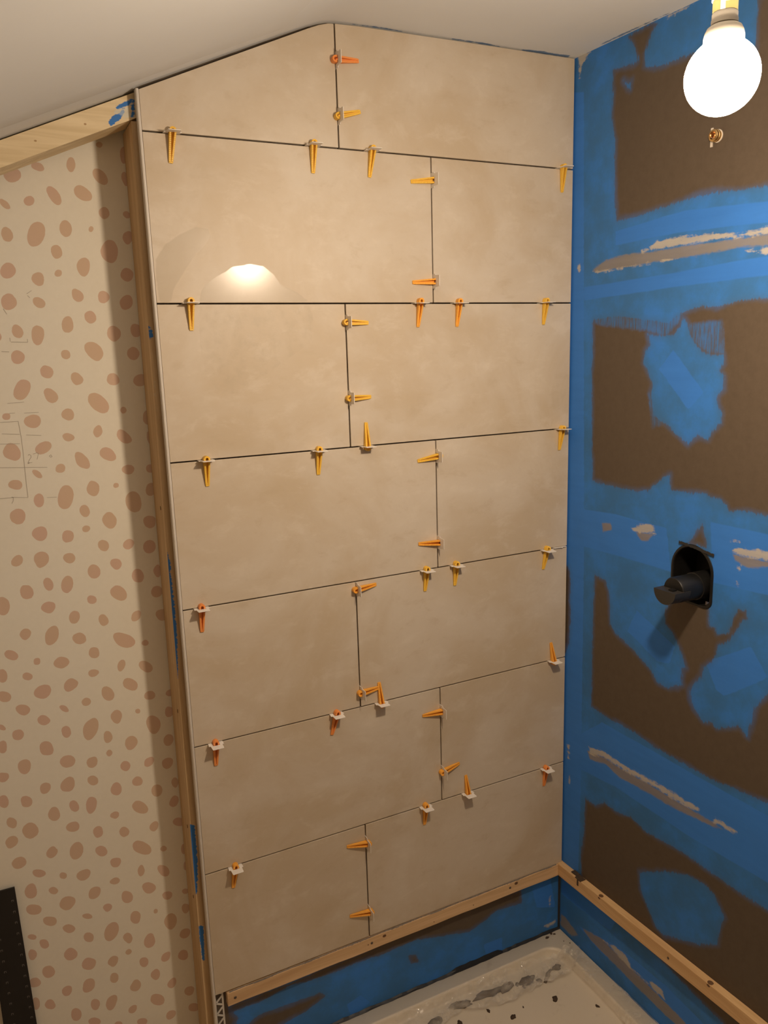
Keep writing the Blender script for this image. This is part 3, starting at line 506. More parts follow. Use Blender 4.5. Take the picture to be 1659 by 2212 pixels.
stud = solid_grid('timber_stud', -1.0, -0.960, 0.0225, 0.118, 0.0, Z0+0.0205, 0.005, STUDW,
    attrs={'paint': ((0, 2), [[(-1002, Z0*1000-342), (-994, Z0*1000-345), (-993, Z0*1000-362), (-1001, Z0*1000-368)], [(-1003, Z0*1000-780), (-996, Z0*1000-800), (-994, Z0*1000-960), (-1000, Z0*1000-1060), (-1003, Z0*1000-1050)], [(-1003, Z0*1000-1390), (-990, Z0*1000-1400), (-991, Z0*1000-1500), (-998, Z0*1000-1570), (-1003, Z0*1000-1560)], [(-1000, Z0*1000-1640), (-990, Z0*1000-1650), (-992, Z0*1000-1740), (-999, Z0*1000-1730)]]),
           'wash': ((0, 2), [[(-999, Z0*1000-445), (-996, Z0*1000-445), (-996, Z0*1000-520), (-999, Z0*1000-520)]])})
# the stud leans out very slightly towards its foot
me = stud.data
for v_ in me.vertices:
    v_.co.x -= 0.007*(Z0 - v_.co.z)/2.0 * (1 if v_.co.x < -0.98 else 0)
tag(stud, 'rough pine stud with streaks of blue paint beside the tiled wall', 'stud')
for z in (Z0-1.142, Z0-1.415, Z0-1.59, Z0-0.70):
    mb = MB(); mb.lathe([(0.0024, -0.0003), (0.0024, 0.0003)], 10, lambda a, b, h2, z=z: (-1.0005-0.0035*(Z0-z)-h2, 0.052+a, z+b*1.8))
    mb.build('knot', KNOT, stud)

# ------------------------------------------------------------ tiles
G = 0.0015
ROW = 0.302
def tile(name, outline, label, step=0.008):
    """outline in (x, z-rel); gridded rectangle when 4-sided"""
    T0, T1 = 0.0, 0.0092
    if len(outline) == 4:
        x0, z0 = outline[0]; x1, z1 = outline[2]
        o = solid_grid(name, x0, x1, T0, T1, z0+Z0, z1+Z0, step, TILE)
    else:
        mb = MB(); mb.prism([(p, q+Z0) for p, q in outline], T0, T1, lambda p, q, t: (p, t, q))
        o = mb.build(name, TILE)
    me = o.data
    co = np.zeros(len(me.vertices)*3); me.vertices.foreach_get('co', co); co = co.reshape(-1, 3)
    set_attr(o, 'dark_gloss', np.maximum(field(co[:, 0]*1000, co[:, 2]*1000, DARK_GLOSS[:2]), np.minimum(field(co[:, 0]*1000, co[:, 2]*1000, DARK_GLOSS[2:]), -0.6)))
    bevel(o, 0.0007, 2)
    return tag(o, label, 'tile', 'large beige wall tiles')
XL, XR = -0.9862, -0.0045
rown = ['top', 'second', 'third', 'fourth', 'fifth', 'sixth', 'bottom']
lft, rgt = [], []
top_l = [(XL, G), (-0.600-G, G), (-0.600-G, 0.2275), (-0.613, 0.2268), (-0.632, 0.2215), (-0.655, 0.2125), (XL, 0.0690)]
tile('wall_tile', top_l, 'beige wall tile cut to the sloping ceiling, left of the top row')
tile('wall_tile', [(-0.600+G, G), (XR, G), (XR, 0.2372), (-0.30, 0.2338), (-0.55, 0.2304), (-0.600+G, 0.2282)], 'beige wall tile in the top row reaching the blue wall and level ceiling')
for r in range(1, 7):
    zt = -ROW*(r-1) - G; zb = -ROW*r + G
    xj = -0.387 if r % 2 else -0.600
    if r == 6: zb = -ROW*6 - 0.004
    la = ('long beige wall tile, left end of the %s row' if r % 2 else 'short beige wall tile, left end of the %s row') % rown[r]
    lb = ('short beige wall tile, right end of the %s row' if r % 2 else 'long beige wall tile, right end of the %s row') % rown[r]
    if r == 1: la += ', showing the bright lamp reflection'
    if r == 6: la += ', above the wooden batten'; lb += ', above the wooden batten'
    st = 0.0045 if r in (1, 2) else 0.03
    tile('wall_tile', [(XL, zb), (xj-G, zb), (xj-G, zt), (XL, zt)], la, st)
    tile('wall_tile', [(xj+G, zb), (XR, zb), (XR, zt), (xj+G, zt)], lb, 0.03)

# edge trim down the left of the tiles
tr = empty('tile_edge_trim', (-0.9885, 0.0, 0.02))
mb = MB()
mb.prism([(-0.9922, 0.012), (-0.9922, 0.0015), (-0.9914, -0.0006), (-0.9895, -0.0012), (-0.9868, -0.0006), (-0.9868, 0.0115)], 0.02, Z0+0.0700, lambda p, q, t: (p, q, t))
e = mb.build('edge_bead', TRIM, None); e.parent = tr; e.matrix_parent_inverse = Matrix.Translation((0.9885, 0, -0.02))
mb = MB()
fx0, fx1 = -0.9868, -0.9665
zt, zb = Z0-1.80, 0.02
mb.box((fx1-0.0040, 0.0097, zb), (fx1, 0.0117, zt)); mb.box((fx0, 0.0097, zb), (fx0+0.003, 0.0117, zt))
z = zt; k = 0
while z > zb+0.03:
    def bar(a, b, w):
        a = np.array(a); b = np.array(b); d = b-a; n = np.array([-d[1], d[0]]); n = n/np.hypot(*n)*w/2
        mb.prism([tuple(a-n), tuple(b-n), tuple(b+n), tuple(a+n)], 0.00975, 0.01165, lambda p, q, t: (p, t, q))
    bar((fx1-0.002, z), (fx0+0.002, z-0.017), 0.0038)
    bar((fx0+0.002, z-0.017), (fx1-0.002, z-0.026), 0.0036)
    z -= 0.030; k += 1
e = mb.build('perforated_flange', TRIMP, None); e.parent = tr; e.matrix_parent_inverse = Matrix.Translation((0.9885, 0, -0.02))
tag(tr, 'slim cream edge trim down the left side of the tiles, perforated foot showing', 'trim')

# ------------------------------------------------------------ battens under the tiles
def screw_mesh(mb, c, ax, r=0.0034):
    f = (lambda a, b, h: (c[0]+a, c[1]-h, c[2]+b)) if ax == 'y' else (lambda a, b, h: (c[0]-h, c[1]+a, c[2]+b))
    mb.lathe([(r, -0.001), (r, 0.0002), (r*0.8, 0.0009), (r*0.4, 0.0004), (r*0.15, 0.0001)], 14, f)
bt = empty('wooden_batten', (-0.485, 0.004, Z0-1.85))
def child(mb, name, mat, par, smooth=False):
    e = mb.build(name, mat, None, smooth); e.parent = par
    e.matrix_parent_inverse = Matrix.Translation(-Vector(par.location)); return e
mb = MB()
n = 24
tops = []
for i in range(n+1):
    x = -0.9605 + (0.9605-0.0205)*i/n
    zt = Z0-1.8195+0.004*i/n + 0.0003*math.sin(i*2.1); zb = zt-0.0335+0.0006*math.sin(i*1.3)
    tops.append([(x, -0.0052, zb), (x, -0.0052, zt), (x, 0.0115, zt), (x, 0.0115, zb)])
vs = [p for q in tops for p in q]
fs = [(0, 1, 2, 3), (4*n, 4*n+3, 4*n+2, 4*n+1)] + [(4*i+k, 4*i+4+k, 4*i+4+(k+1) % 4, 4*i+(k+1) % 4) for i in range(n) for k in range(4)]
mb.add(vs, fs); bevel(child(mb, 'batten_strip', BATW, bt), 0.0009)
for x, z in ((-0.943, -1.836), (-0.597, -1.833), (-0.183, -1.829)):
    mb = MB(); screw_mesh(mb, (x, -0.0054, Z0+z), 'y'); child(mb, 'screw', SCREWM, bt)
for x, z, r in ((-0.562, -1.8265, .005), (-0.163, -1.8225, .0055), (-0.607, -1.834, .0018), (-0.30, -1.838, .0016), (-0.42, -1.842, .0014)):
    mb = MB(); mb.lathe([(r, -0.0003), (r, 0.0003)], 14, lambda a, b, h, x=x, z=z: (x+a, -0.0053-h, Z0+z+b*0.75))
    child(mb, 'knot', KNOT, bt)
s3 = random.Random(11)
hs = []
for i in range(240):
    g = 0.5+0.5*math.sin(i*0.21+1.3)*math.sin(i*0.057) ; hs.append(max(0.0, 0.0003+0.0015*g*s3.random()))
mb = MB(); lo = []; up = []
for i, h in enumerate(hs):
    x = -0.955+0.93*i/239.; z = Z0-1.8195+0.004*(x+0.96)/0.94
    lo.append((x, -0.0050, z-h*0.7)); up.append((x, -0.0006, z+0.0004+h))
mb.add(lo+up, [(k, k+1, 241+k, 240+k) for k in range(239)])
child(mb, 'adhesive_residue', GREYMORT, bt)
tag(bt, 'pine batten screwed along the foot of the tiled wall', 'batten')

br = empty('wooden_batten', (-0.01, -0.9, Z0-1.83))
mb = MB(); n = 40; rows = []
for i in range(n+1):
    y = 0.010 - 1.9*i/n
    zt = Z0-1.8145 + 0.030*min(1, -y/0.62) if y < 0 else Z0-1.8145
    if y < -0.62: zt = Z0-1.7845 + 0.012*(-y-0.62)
    rows.append([(-0.020, y, zt-0.035), (-0.020, y, zt), (-0.0005, y, zt), (-0.0005, y, zt-0.035)])
vs = [p for q in rows for p in q]
fs = [(0, 1, 2, 3), (4*n, 4*n+3, 4*n+2, 4*n+1)] + [(4*i+k, 4*i+4+k, 4*i+4+(k+1) % 4, 4*i+(k+1) % 4) for i in range(n) for k in range(4)]
mb.add(vs, fs); bevel(child(mb, 'batten_strip', BATR, br), 0.0009)
def zr(y): return Z0-1.8145+0.030*min(1, -y/0.62)
for y, dz in ((-0.405, -0.016),):
    mb = MB(); screw_mesh(mb, (-0.0203, y, zr(y)+dz), 'x', 0.0030); child(mb, 'screw', SCREWM, br)
for y, r in ((-0.170, .0065), (-0.52, .007)):
    mb = MB(); mb.lathe([(r, -0.0003), (r, 0.0003)], 14, lambda a, b, h, y=y: (-0.0135+a*0.9, y+b, zr(y)+h))
    mb.lathe([(r*0.8, -0.0003), (r*0.8, 0.0003)], 14, lambda a, b, h, y=y: (-0.0201-h, y+a*0.8, zr(y)-0.004+b*0.5))
    child(mb, 'knot', KNOT, br)
mb = MB()
mb.box((-0.0207, -0.089, zr(-0.08)-0.018), (-0.0195, -0.083, zr(-0.08)+0.001)); mb.box((-0.0206, -0.098, zr(-.09)-0.0005), (-0.003, -0.075, zr(-.08)+0.0022)); mb.box((-0.014, -0.074, zr(-.07)-0.0005), (-0.0008, -0.052, zr(-.07)+0.0022))
child(mb, 'mortar_blob', MORTAR, br)
tag(br, 'pine batten fixed along the blue painted wall on the right', 'batten')

# ------------------------------------------------------------ levelling clips and wedges
def wedge_mesh(mat):
    """lies on the tile (local -y is up off the wall); u = local x from head (-) to tip (+)"""
    mb = MB()
    L, W0, W1 = 0.049, 0.0064, 0.0042
    fn = lambda p, q, t: (p, -t, q)
    # floor of the wedge
    mb.prism([(0, -W0), (L, -W1), (L, W1), (0, W0)], 0.0006, 0.0020, fn)
    # two rails, saw-toothed on top
    N = 15
    for s in (-1, 1):
        for i in range(N):
            a, b = i/N, (i+1)/N
            wa, wb = W0+(W1-W0)*a, W0+(W1-W0)*b
            ha = 0.0118*(1-a)+0.0026*a; hb = 0.0118*(1-b)+0.0026*b
            oa, ia, ob, ib = s*wa, s*(wa-0.0036), s*wb, s*(wb-0.0034 if wb > .0036 else 0)
            x0, x1 = a*L, b*L
            h0, h1 = ha, hb-0.0002+0.0006
            vs = [(x0, -0.0006, oa), (x1, -0.0006, ob), (x1, -0.0006, ib), (x0, -0.0006, ia), (x0, -h0, oa), (x1, -h1, ob), (x1, -h1, ib), (x0, -h0, ia)]
            mb.add(vs, [(0, 1, 2, 3), (4, 7, 6, 5), (0, 4, 5, 1), (1, 5, 6, 2), (2, 6, 7, 3), (3, 7, 4, 0)])
    # rounded hollow head
    K = 12; ro, ri = 0.0064, 0.0027; xc = -0.0035; H = 0.0128
    outer = [(xc+ro*math.cos(math.pi/2+math.pi*k/K), ro*math.sin(math.pi/2+math.pi*k/K)) for k in range(K+1)]
    inner = [(xc+ri*math.cos(math.pi/2+math.pi*k/K), ri*math.sin(math.pi/2+math.pi*k/K)) for k in range(K+1)]
    for k in range(K):
        mb.prism([outer[k], outer[k+1], inner[k+1], inner[k]], 0.0006, H, fn)
    for s in (-1, 1):
        mb.prism([(xc, s*ro), (0.0006, s*ro), (0.0006, s*ri), (xc, s*ri)], 0.0006, H, fn)
    mb.prism([(xc, -ri), (0.0006, -ri), (0.0006, ri), (xc, ri)], 0.0006, 0.0030, fn)
    # tip lip
    mb.prism([(L, -W1), (L+0.0028, -W1*0.85), (L+0.0028, W1*0.85), (L, W1)], 0.0006, 0.0022, fn)
    o = mb.build('levelling_wedge', mat)
    bevel(o, 0.0003, 1)
    return o

def clip_mesh():
    """thin plate standing in the joint; local x along the joint, local -y out of the wall"""
    mb = MB()
    fn = lambda p, q, t: (p, -q, t)
    T = 0.0007
    mb.prism([(-0.0155, -0.008), (-0.0072, -0.008), (-0.0072, 0.0136), (-0.0125, 0.0136), (-0.0132, 0.0118), (-0.0162, 0.0112), (-0.0155, 0.004)], -T, T, fn)
    mb.prism([(0.0072, -0.008), (0.0155, -0.008), (0.0155, 0.004), (0.0162, 0.0112), (0.0132, 0.0118), (0.0125, 0.0136), (0.0072, 0.0136)], -T, T, fn)
    mb.prism([(-0.0125, 0.0135), (0.0125, 0.0135), (0.0120, 0.0278), (0.0112, 0.0290), (-0.0112, 0.0290), (-0.0120, 0.0278)], -T, T, fn)
    mb.prism([(-0.0073, -0.008), (0.0073, -0.008), (0.0073, -0.001), (-0.0073, -0.001)], -T, T, fn)
    o = mb.build('levelling_clip', CLIPM)
    bevel(o, 0.00025, 1)
    return o

WED = [wedge_mesh(m_) for m_ in WEDM]
CLP = clip_mesh()
used = [False, False, False, False]
jn = ['top', 'second', 'third', 'fourth', 'fifth', 'lowest']
ordn = ['first', 'second', 'third', 'fourth']
colw = ['yellow', 'amber', 'orange']
hcount = {}
for t, j, col, x, z, tx, tz in CLIPS:
    key = (t, j); hcount.setdefault(key, []).append((x if t == 'h' else -z))
def take(src, k):
    if not used[k]:
        used[k] = True; return src
    c = src.copy(); C.objects.link(c); return c
for t, j, col, x, z, tx, tz in CLIPS:
    order = sorted(hcount[(t, j)]); n_ = order.index(x if t == 'h' else -z)
    if t == 'h':
        zj = Z0 - ROW*(j-1); xj = x/1000.; loc = Vector((xj, 0, zj)); up = tz > z
        ang = math.atan2(-(tz-z), tx-x)
        ang = math.atan2((tz/1000.-zj), (tx-x)/1000.)
        wl_ = '%s plastic wedge pointing %s across the %s horizontal joint, %s from the left' % (colw[col], 'up' if up else 'down', jn[j-1], ordn[n_])
        cl_ = 'white clip in the %s horizontal joint, %s from the left' % (jn[j-1], ordn[n_])
    else:
        xj = -0.387 if j % 2 else -0.600; zj = z/1000.; loc = Vector((xj, 0, zj))
        ang = math.atan2((tz-z)/1000., tx/1000.-xj)
        wl_ = '%s plastic wedge pointing %s across the vertical joint of the %s tile row, %s one' % (colw[col], 'right' if tx > x else 'left', rown[j], 'upper' if n_ == 0 else 'lower')
        cl_ = 'white clip in the vertical joint of the %s tile row, %s one' % (rown[j], 'upper' if n_ == 0 else 'lower')
    w = take(WED[col], col)
    w.rotation_euler = (rnd.uniform(-.05, .05), -ang, 0)
    d = Vector((math.cos(ang), 0, math.sin(ang)))
    w.location = loc - d*rnd.uniform(-0.001, 0.002) + Vector((0, -0.0001, 0))
    tag(w, wl_, 'wedge', 'tile levelling wedges')
    c = take(CLP, 3)
    c.location = loc
    c.rotation_euler = (rnd.uniform(-.04, .04), 0 if t == 'h' else math.pi/2, 0)
    tag(c, cl_, 'clip', 'tile levelling clips')
# a snapped clip left in the joint near the corner
mb = MB()
mb.prism([(-0.020, -0.006), (0.020, -0.006), (0.0195, 0.003), (0.006, 0.0042), (0.004, 0.008), (0.001, 0.0045), (-0.0195, 0.003)], -0.0007, 0.0007, lambda p, q, t_: (p-0.028, -q, t_+Z0-ROW*3))
tag(mb.build('broken_clip', CLIPM), 'snapped white clip stub in the fourth joint, close to the blue wall', 'clip')

# ------------------------------------------------------------ shower valve in its opening
vt = empty('shower_valve', (0.0, VY, Z0-0.945))
def arch(r, dz=0.0, n=18, cr=0.018):
    pts = [(VY + r*math.cos(math.pi*k/n), VZ + r*math.sin(math.pi*k/n)) for k in range(n+1)]   # from +y over the top to -y
    zb = Z0-0.945-dz
    yl = VY-r; yr = VY+r
    pts += [(yl+cr*(1-math.cos(math.pi/2*k/5)), zb+cr*(1-math.sin(math.pi/2*k/5))) for k in range(6)]
    pts += [(yr-cr*(1-math.sin(math.pi/2*k/5)), zb+cr*(1-math.cos(math.pi/2*k/5))) for k in range(6)]
    return pts
def loft(rings, close_last=True):
    mb = MB(); n = len(rings[0]); vs = [p for r in rings for p in r]
    fs = [(i*n+k, i*n+(k+1) % n, (i+1)*n+(k+1) % n, (i+1)*n+k) for i in range(len(rings)-1) for k in range(n)]
    if close_last: fs.append(tuple(range((len(rings)-1)*n, len(rings)*n)))
    mb.add(vs, fs); return mb
R3 = lambda pts, x: [(x, y, z) for y, z in pts]
mb = loft([R3(arch(0.0565, .0055), 0.0005), R3(arch(0.0555, .0045), -0.0020), R3(arch(0.051, 0), -0.0026), R3(arch(0.0495, -.001), 0.0), R3(arch(0.047, -.004), 0.065)])
e = child(mb, 'recess_box', BLACKP, vt)
CY, CZ, CR = -0.417, Z0-0.905, 0.0275
fx = lambda a, b, h: (-h, CY+a, CZ+b)
mb = MB(); mb.lathe([(CR*1.06, -0.05), (CR*1.06, 0.012), (CR, 0.0125), (CR, 0.066), (CR*0.93, 0.069)], 40, fx)
e = child(mb, 'cylinder_guard', BLACKP, vt); smooth_by_angle(e)
mb = MB()
half = [(CR*1.06*math.cos(math.pi+math.pi*k/20), CR*1.06*math.sin(math.pi+math.pi*k/20)+0.003) for k in range(21)]
mb.prism(half, 0.05, 0.094, fx)
e = child(mb, 'half_round_end', GREYP, vt); smooth_by_angle(e)
mb = MB(); mb.box((-0.085, CY-0.014, CZ+0.003), (-0.074, CY-0.002, CZ+0.0065)); child(mb, 'raised_tab', BLACKP, vt)
mb = MB()
fy = [(-0.0015, VY+0.034, VZ+0.054), (-0.002, VY-0.054, VZ+0.044), (-0.004, VY-0.054, VZ+0.050), (-0.004, VY+0.034, VZ+0.059)]
n_ = 34
top = []; bot = []
s4 = random.Random(2)
for k in range(n_+1):
    f = k/n_; y = VY+0.036-0.092*f; zc = VZ+0.054-0.004*f-0.006*f*f
    top.append((-0.0035, y, zc+0.0016+s4.uniform(0, .0024))); bot.append((-0.0035, y, zc-0.0016-s4.uniform(0, .001)))
mb.add(top+bot, [(k, k+1, n_+2+k, n_+1+k) for k in range(n_)])
e = child(mb, 'torn_membrane_edge', FIBRE, vt); e.modifiers.new('t', 'SOLIDIFY').thickness = 0.002
tag(vt, 'black plastic shower valve guard sticking out of the blue wall', 'shower valve')

cp_ = empty('pipe_stub', (0.0, -0.412, Z0-0.023))
fx2 = lambda a, b, h: (-h, -0.412+a, Z0-0.023+b)
mb = MB(); mb.lathe([(0.0100, -0.02), (0.0100, 0.004), (0.0112, 0.005), (0.0112, 0.007), (0.0096, 0.008), (0.0096, 0.010), (0.0108, 0.011), (0.0108, 0.013), (0.0085, 0.0145), (0.0070, 0.0145), (0.0070, 0.002)], 28, fx2)
e = child(mb, 'brass_fitting', BRASS, cp_); smooth_by_angle(e)
mb = MB(); mb.lathe([(0.0118, -0.004), (0.0118, 0.0012), (0.0095, 0.0016)], 24, fx2)
mb.box((-0.0022, -0.401, Z0-0.040), (0.001, -0.3965, Z0-0.006))
child(mb, 'pale_sleeve', PALE, cp_)
mb = MB(); mb.lathe([(0.0072, -0.01), (0.0072, 0.012), (0.0055, 0.012), (0.0055, 0.0)], 20, lambda a, b, h: (-h, -0.412+a, Z0-0.0215+b))
child(mb, 'copper_tube', COPPER, cp_)
tag(cp_, 'small brass and copper pipe end poking from the wall below the bulb', 'pipe')

# ------------------------------------------------------------ lamp
lb = empty('light_bulb', tuple(BULB + Vector((0, 0, 0.062))))
fz = lambda a, b, h: (BULB.x+a, BULB.y+b, BULB.z+h)
RG = 0.0395
prof = [(RG*math.sin(math.pi*k/28), -RG*math.cos(math.pi*k/28)) for k in range(1, 29)]
prof = [p for p in prof if not (p[1] > 0 and p[0] < 0.0215)] + [(0.0205, 0.0345)]
mb = MB(); mb.lathe(prof, 40, fz); e = child(mb, 'globe', GLOW, lb, True)
mb = MB(); mb.lathe([(0.0215, 0.0330), (0.0212, 0.040), (0.0200, 0.0450), (0.0180, 0.0490), (0.0150, 0.0510), (0.0130, 0.0516)], 36, fz)
e = child(mb, 'bulb_neck', NECKM, lb); smooth_by_angle(e)
mb = MB(); mb.lathe([(0.0110, 0.0514), (0.0110, 0.0522)], 28, fz); child(mb, 'bayonet_cap', BRASS, lb)
tag(lb, 'lit round bulb glowing white, hanging in front of the blue wall', 'light bulb')
lh = empty('lamp_holder', tuple(BULB + Vector((0, 0, 0.30))))
mb = MB(); mb.lathe([(0.0124, 0.0523), (0.0140, 0.0527), (0.0140, 0.0570), (0.0134, 0.0574), (0.0134, 0.0630), (0.0126, 0.0642)], 32, fz); e = child(mb, 'lower_collar', NECKM, lh); smooth_by_angle(e)
mb = MB(); mb.lathe([(0.0120, 0.0640), (0.0130, 0.0645), (0.0130, 0.0760), (0.0120, 0.0765)], 32, fz); e = child(mb, 'bayonet_ring', CUPC, lh); smooth_by_angle(e)
mb = MB()   # hook-shaped slot cover
for a0, a1, h0, h1 in ((200, 222, 0.0640, 0.0735), (200, 240, 0.0715, 0.0745)):
    pts = [(math.cos(math.radians(a))*0.0136, math.sin(math.radians(a))*0.0136) for a in np.linspace(a0, a1, 8)] + [(math.cos(math.radians(a))*0.0128, math.sin(math.radians(a))*0.0128) for a in np.linspace(a1, a0, 8)]
    mb.prism(pts, h0, h1, lambda p, q, t_: (BULB.x+p, BULB.y+q, BULB.z+t_))
child(mb, 'bayonet_slot', WHITEP, lh)
mb = MB(); mb.lathe([(0.0120, 0.0762), (0.0142, 0.0768), (0.0155, 0.104), (0.0185, 0.106), (0.0180, 0.122), (0.0120, 0.140), (0.0060, 0.150)], 32, fz); e = child(mb, 'holder_body', WHITEP, lh); smooth_by_angle(e)
mb = MB(); mb.lathe([(0.0030, 0.148), (0.0030, 0.330)], 12, fz); child(mb, 'cable', WHITEP, lh)
ctop = Z0 + float(ceil_z(BULB.x)) + 0.025*BULB.y - BULB.z
mb = MB(); mb.lathe([(0.030, ctop-0.020), (0.038, ctop-0.014), (0.040, ctop-0.0005)], 32, fz); e = child(mb, 'ceiling_rose', WHITEP, lh); smooth_by_angle(e)
tag(lh, 'white lamp holder with olive ring, holding the lit bulb', 'lamp holder')

# ------------------------------------------------------------ shower tray
TZ = Z0 - 2.034
def rrect(x0, x1, y0, y1, r, n=10):
    pts = []
    for cx, cy, a0 in ((x1-r, y1-r, 0), (x0+r, y1-r, 90), (x0+r, y0+r, 180), (x1-r, y0+r, 270)):
        for k in range(n+1):
            a = math.radians(a0+90*k/n); pts.append((cx+r*math.cos(a), cy+r*math.sin(a)))
    return pts
x0, x1, y0, y1 = -1.30, -0.001, -0.82, 0.0105
rings = []
for inset, z, r in ((0.0, -0.062, .004), (0.0, -0.002, .004), (0.002, 0.0, .006), (0.040, -0.0005, .050), (0.0425, 0.0012, .050), (0.046, 0.0, .05), (0.049, -0.005, .048), (0.055, -0.0185, .044), (0.062, -0.0215, .038), (0.12, -0.023, .02)):
    rings.append([(p, q, TZ+z) for p, q in rrect(x0+inset, x1-inset, y0+inset, y1-inset, r)])
mb = loft(rings)
ty = mb.build('shower_tray', TRAY); smooth_by_angle(ty, 50)
tag(ty, 'cream shower tray with raised rim in the corner below the battens', 'shower tray')
# black sealant bead along the back
mb = MB(); s5 = random.Random(5); ring = []
for i in range(61):
    x = -0.90+0.897*i/60; h = 0.004+0.003*s5.random()+(0.007 if -0.36 < x < -0.20 else 0)
    ring.append([(x, 0.0115, TZ+h), (x, 0.0075, TZ+h*0.5), (x, 0.006-0.002*s5.random(), TZ+0.0003), (x, 0.0115, TZ+0.0003)])
mb = loft(ring, False)
sb = mb.build('sealant_bead', SEAL)
mb = MB(); mb.prism([(-0.0005, 0.0085), (-0.006, 0.0118), (-0.0005, 0.0118)], TZ, Z0-1.848, lambda p, q, t_: (p, q, t_)); e = mb.build('corner_sealant', SEAL); e.parent = sb
tag(sb, 'dark sealant bead between the blue backing board and the tray rim', 'sealant')

# crumpled clear film
def film(name, pts_a, pts_b, nu, nv, zf, amp, seed, label):
    rr = np.random.RandomState(seed)
    A = np.array(pts_a); B = np.array(pts_b)
    ta = np.linspace(0, 1, len(A)); t_ = np.linspace(0, 1, nu)
    a = np.stack([np.interp(t_, ta, A[:, k]) for k in range(2)], 1); b = np.stack([np.interp(t_, ta, B[:, k]) for k in range(2)], 1)
    vs = []
    ph = rr.uniform(0, 6, 12); fr = rr.uniform(4, 19, 12); fv = rr.uniform(0.5, 5, 12)
    for i in range(nu):
        for j in range(nv):
            s = j/(nv-1); p = a[i]*(1-s)+b[i]*s
            h = sum(abs(math.sin(fr[k]*t_[i]*2.2+fv[k]*s*2+ph[k]))**3 for k in range(12))/12
            jit = 0.0022*math.sin(t_[i]*90+seed)+0.0015*math.sin(t_[i]*37) if j in (0, nv-1) else 0
            x = p[0]; y = p[1]+jit
            ins = min(x1-0.05-x, y1-0.052-y)
            base = TZ - 0.0215*min(1, max(0, (ins)/0.02)) if ins > 0 else TZ+0.0012
            vs.append((x, y, base + 0.002 + amp*h + zf(t_[i], s)))
    fs = [(i*nv+j, (i+1)*nv+j, (i+1)*nv+j+1, i*nv+j+1) for i in range(nu-1) for j in range(nv-1)]
    o = obj(name, vs, fs, FILM, None, smooth=True)
    tag(o, label, 'plastic film')
    return o
film('crumpled_film', [(-0.56, -0.045), (-0.45, -0.048), (-0.35, -0.044), (-0.27, -0.047), (-0.20, -0.050), (-0.13, -0.050), (-0.07, -0.062), (-0.022, -0.073), (-0.012, -0.088)],
     [(-0.56, -0.13), (-0.46, -0.105), (-0.385, -0.095), (-0.33, -0.118), (-0.25, -0.128), (-0.205, -0.125), (-0.15, -0.120), (-0.075, -0.130), (-0.03, -0.125)], 110, 14,
     lambda t, s: 0.010*math.exp(-((t-0.93)/0.06)**2), 0.024, 4, 'crumpled clear plastic film smeared with adhesive, along the back rim of the tray')
film('loose_film_strip', [(-0.012, -0.095), (-0.006, -0.17), (-0.003, -0.26), (-0.003, -0.36), (-0.004, -0.50)],
     [(-0.062, -0.118), (-0.060, -0.19), (-0.062, -0.28), (-0.064, -0.38), (-0.066, -0.52)], 60, 8,
     lambda t, s: 0.0, 0.004, 9, 'flat clear plastic strip along the tray rim under the right-hand batten')
# adhesive smears caught in the film, and crumbs on the tray
def lump(name, c, r, h, seed, mat, sx=1.0, sy=1.0, ang=0.0):
    s = random.Random(seed); n = 14; vs = []
    rad = [1+s.uniform(-.3, .3) for _ in range(n)]
    for lay, (f, z) in enumerate(((1.0, 0.0), (0.92, 0.45), (0.6, 0.85), (0.2, 1.0))):
        for k in range(n):
            a = 2*math.pi*k/n; p = rad[k]*r*f*sx*math.cos(a); q = rad[k]*r*f*sy*math.sin(a)
            vs.append((p*math.cos(ang)-q*math.sin(ang), p*math.sin(ang)+q*math.cos(ang), h*z*(1+s.uniform(-.25, .25) if lay else 1)))
    fs = [(i*n+k, i*n+(k+1) % n, (i+1)*n+(k+1) % n, (i+1)*n+k) for i in range(3) for k in range(n)] + [tuple(range(n))[::-1], tuple(range(3*n, 4*n))]
    o = obj(name, vs, fs, mat, None, c, True)
    return o
FLOORZ = TZ-0.0225
smears = [((-0.300, -0.074), .024, 1.9, .45, -.1, 'long dark adhesive smear in the film, midway along the back of the tray'),
    ((-0.245, -0.078), .017, 1.5, .6, .3, 'grey adhesive smear in the film, right of the long dark smear'),
    ((-0.185, -0.088), .021, 1.3, .7, .2, 'round dark adhesive smear in the film, third smear out from the tray corner'),
    ((-0.385, -0.070), .020, 1.6, .5, -.2, 'grey adhesive smear in the film, left of the long dark smear'),
    ((-0.470, -0.085), .020, 1.3, .6, 0, 'dark adhesive lump in the film at the left end of the tray'),
    ((-0.130, -0.100), .018, 1.6, .35, .6, 'thin slanting grey adhesive smear, second smear out from the tray corner'),
    ((-0.090, -0.088), .011, 1.2, .7, 0, 'small dark adhesive smear in the film, closest to the tray corner')]
for i, ((x, y), r, sx, sy, a, lab) in enumerate(smears):
    o = lump('adhesive_smear', (x, y, FLOORZ+0.001), r, 0.010, 40+i, GREYMORT if i % 2 else MORTAR, sx, sy, a)
    tag(o, lab, 'adhesive', 'adhesive smears under the film')
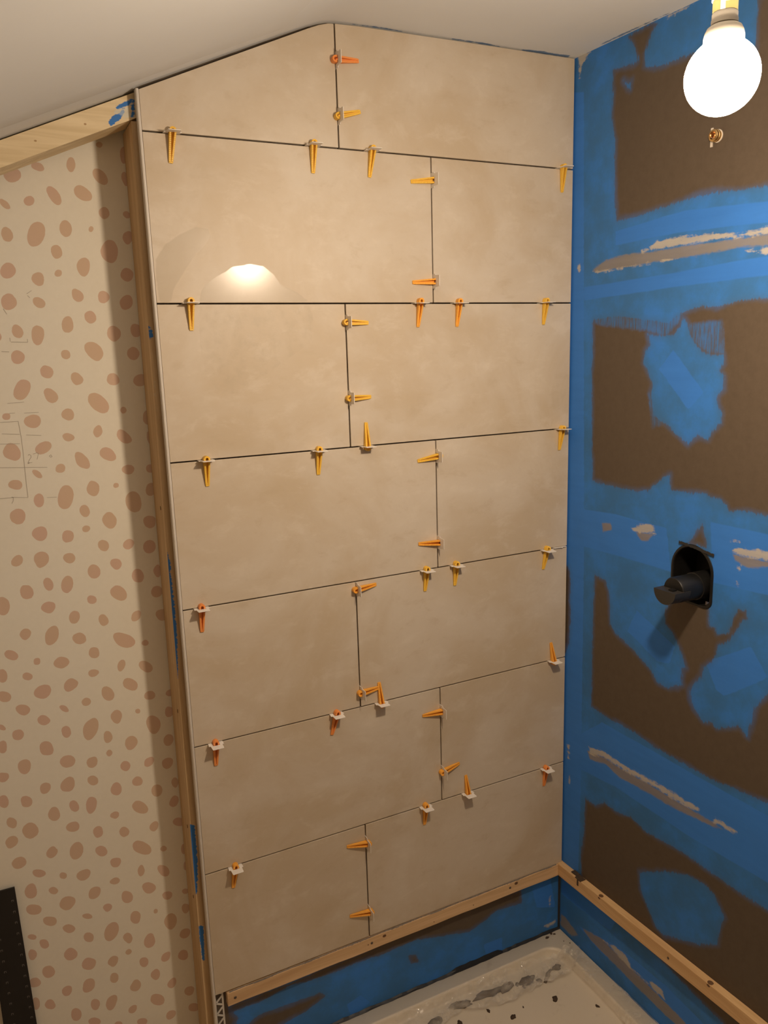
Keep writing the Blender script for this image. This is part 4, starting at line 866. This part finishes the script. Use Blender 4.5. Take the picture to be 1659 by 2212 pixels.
crumbs = [((-0.056, -0.006), .0045, 0, 'ragged dark crumb on the flat tray rim, left of the pair by the corner'),
    ((-0.036, 0.0015), .0040, 0, 'larger dark crumb of the pair on the tray rim by the corner'),
    ((-0.030, -0.004), .0030, 0, 'smaller dark crumb of the pair on the tray rim by the corner'),
    ((-0.158, -0.168), .0085, 1, 'curled dark mortar flake on the tray floor just in front of the film'),
    ((-0.078, -0.238), .0048, 1, 'small dark crumb alone on the tray floor, furthest to the right'),
    ((-0.285, -0.163), .0070, 1, 'oval dark mortar flake on the tray floor, nearest the bottom of the view'),
    ((-0.330, -0.118), .005, 1, 'dark mortar crumb at the front edge of the film, below the long smear'),
    ((-0.455, -0.125), .0075, 1, 'brown mortar crumb left on the tray floor under the film edge'),
    ((-0.415, -0.118), .009, 1, 'curved dark mortar piece at the left part of the film edge'),
    ((-0.155, -0.100), .007, 1, 'dark oval mortar piece trapped in the film near the corner'),
    ((-0.215, -0.082), .0055, 1, 'dark mortar piece trapped in the middle of the film'),
    ((-0.205, -0.098), .004, 1, 'little grey mortar piece in the film beside the round smear'),
    ((-0.500, -0.100), .010, 1, 'largest dark mortar lump, at the far left of the tray'),
    ((-0.245, -0.150), .0025, 1, 'tiny dark speck on the tray floor in front of the film'),
    ((-0.014, -0.052), .0016, 0, 'tiny dark speck on the right-hand tray rim, the lower one'),
    ((-0.024, -0.038), .0014, 0, 'tiny dark speck on the tray rim below the corner, the upper one')]
for i, ((x, y), r, w, lab) in enumerate(crumbs):
    o = lump('mortar_crumb', (x, y, (FLOORZ if w else TZ)+0.0002), r, r*0.7, 70+i, MORTAR, 1.25, .8, i*1.3)
    tag(o, lab, 'crumb', 'mortar crumbs on the tray')

# ------------------------------------------------------------ black metal rule leaning at lower left
ru = empty('metal_rule', (-1.39, 0.11, 0.0))
zt_ = 0.6235
mb = MB()
mb.prism([(-1.4150, 0.0), (-1.3465, 0.0), (-1.3580, zt_), (-1.4145, zt_+0.0015)][:4], 0.1085, 0.1125, lambda p, q, t_: (p, t_, q))
nblade = len(mb.f)
s6 = random.Random(8)
for k in range(17):
    for col_ in (0, 1):
        zz = zt_-0.029-0.0262*k - (0.0 if col_ else 0.002)
        if zz < 0.02: continue
        if not col_ and k < 2: continue
        xr = -1.3580 + (zt_-zz)*(0.0115/zt_)
        xx = xr-0.0075 if col_ else xr-0.0425
        # a small pair of raised digits-like ticks
        mb.box((xx-0.0022, 0.1079, zz-0.0022), (xx-0.0014, 0.1085, zz+0.0022))
        mb.box((xx-0.0014, 0.1079, zz+0.0014), (xx+0.0006, 0.1085, zz+0.0022))
        mb.box((xx+0.0012, 0.1079, zz-0.0022), (xx+0.0020, 0.1085, zz+0.0022))
e = child(mb, 'blade', BLACKM, ru); e.data.materials.append(MARKM)
for p_ in e.data.polygons: p_.material_index = 1 if p_.index >= nblade else 0
tag(ru, 'black metal rule with two columns of small marks leaning on the wallpaper', 'rule')
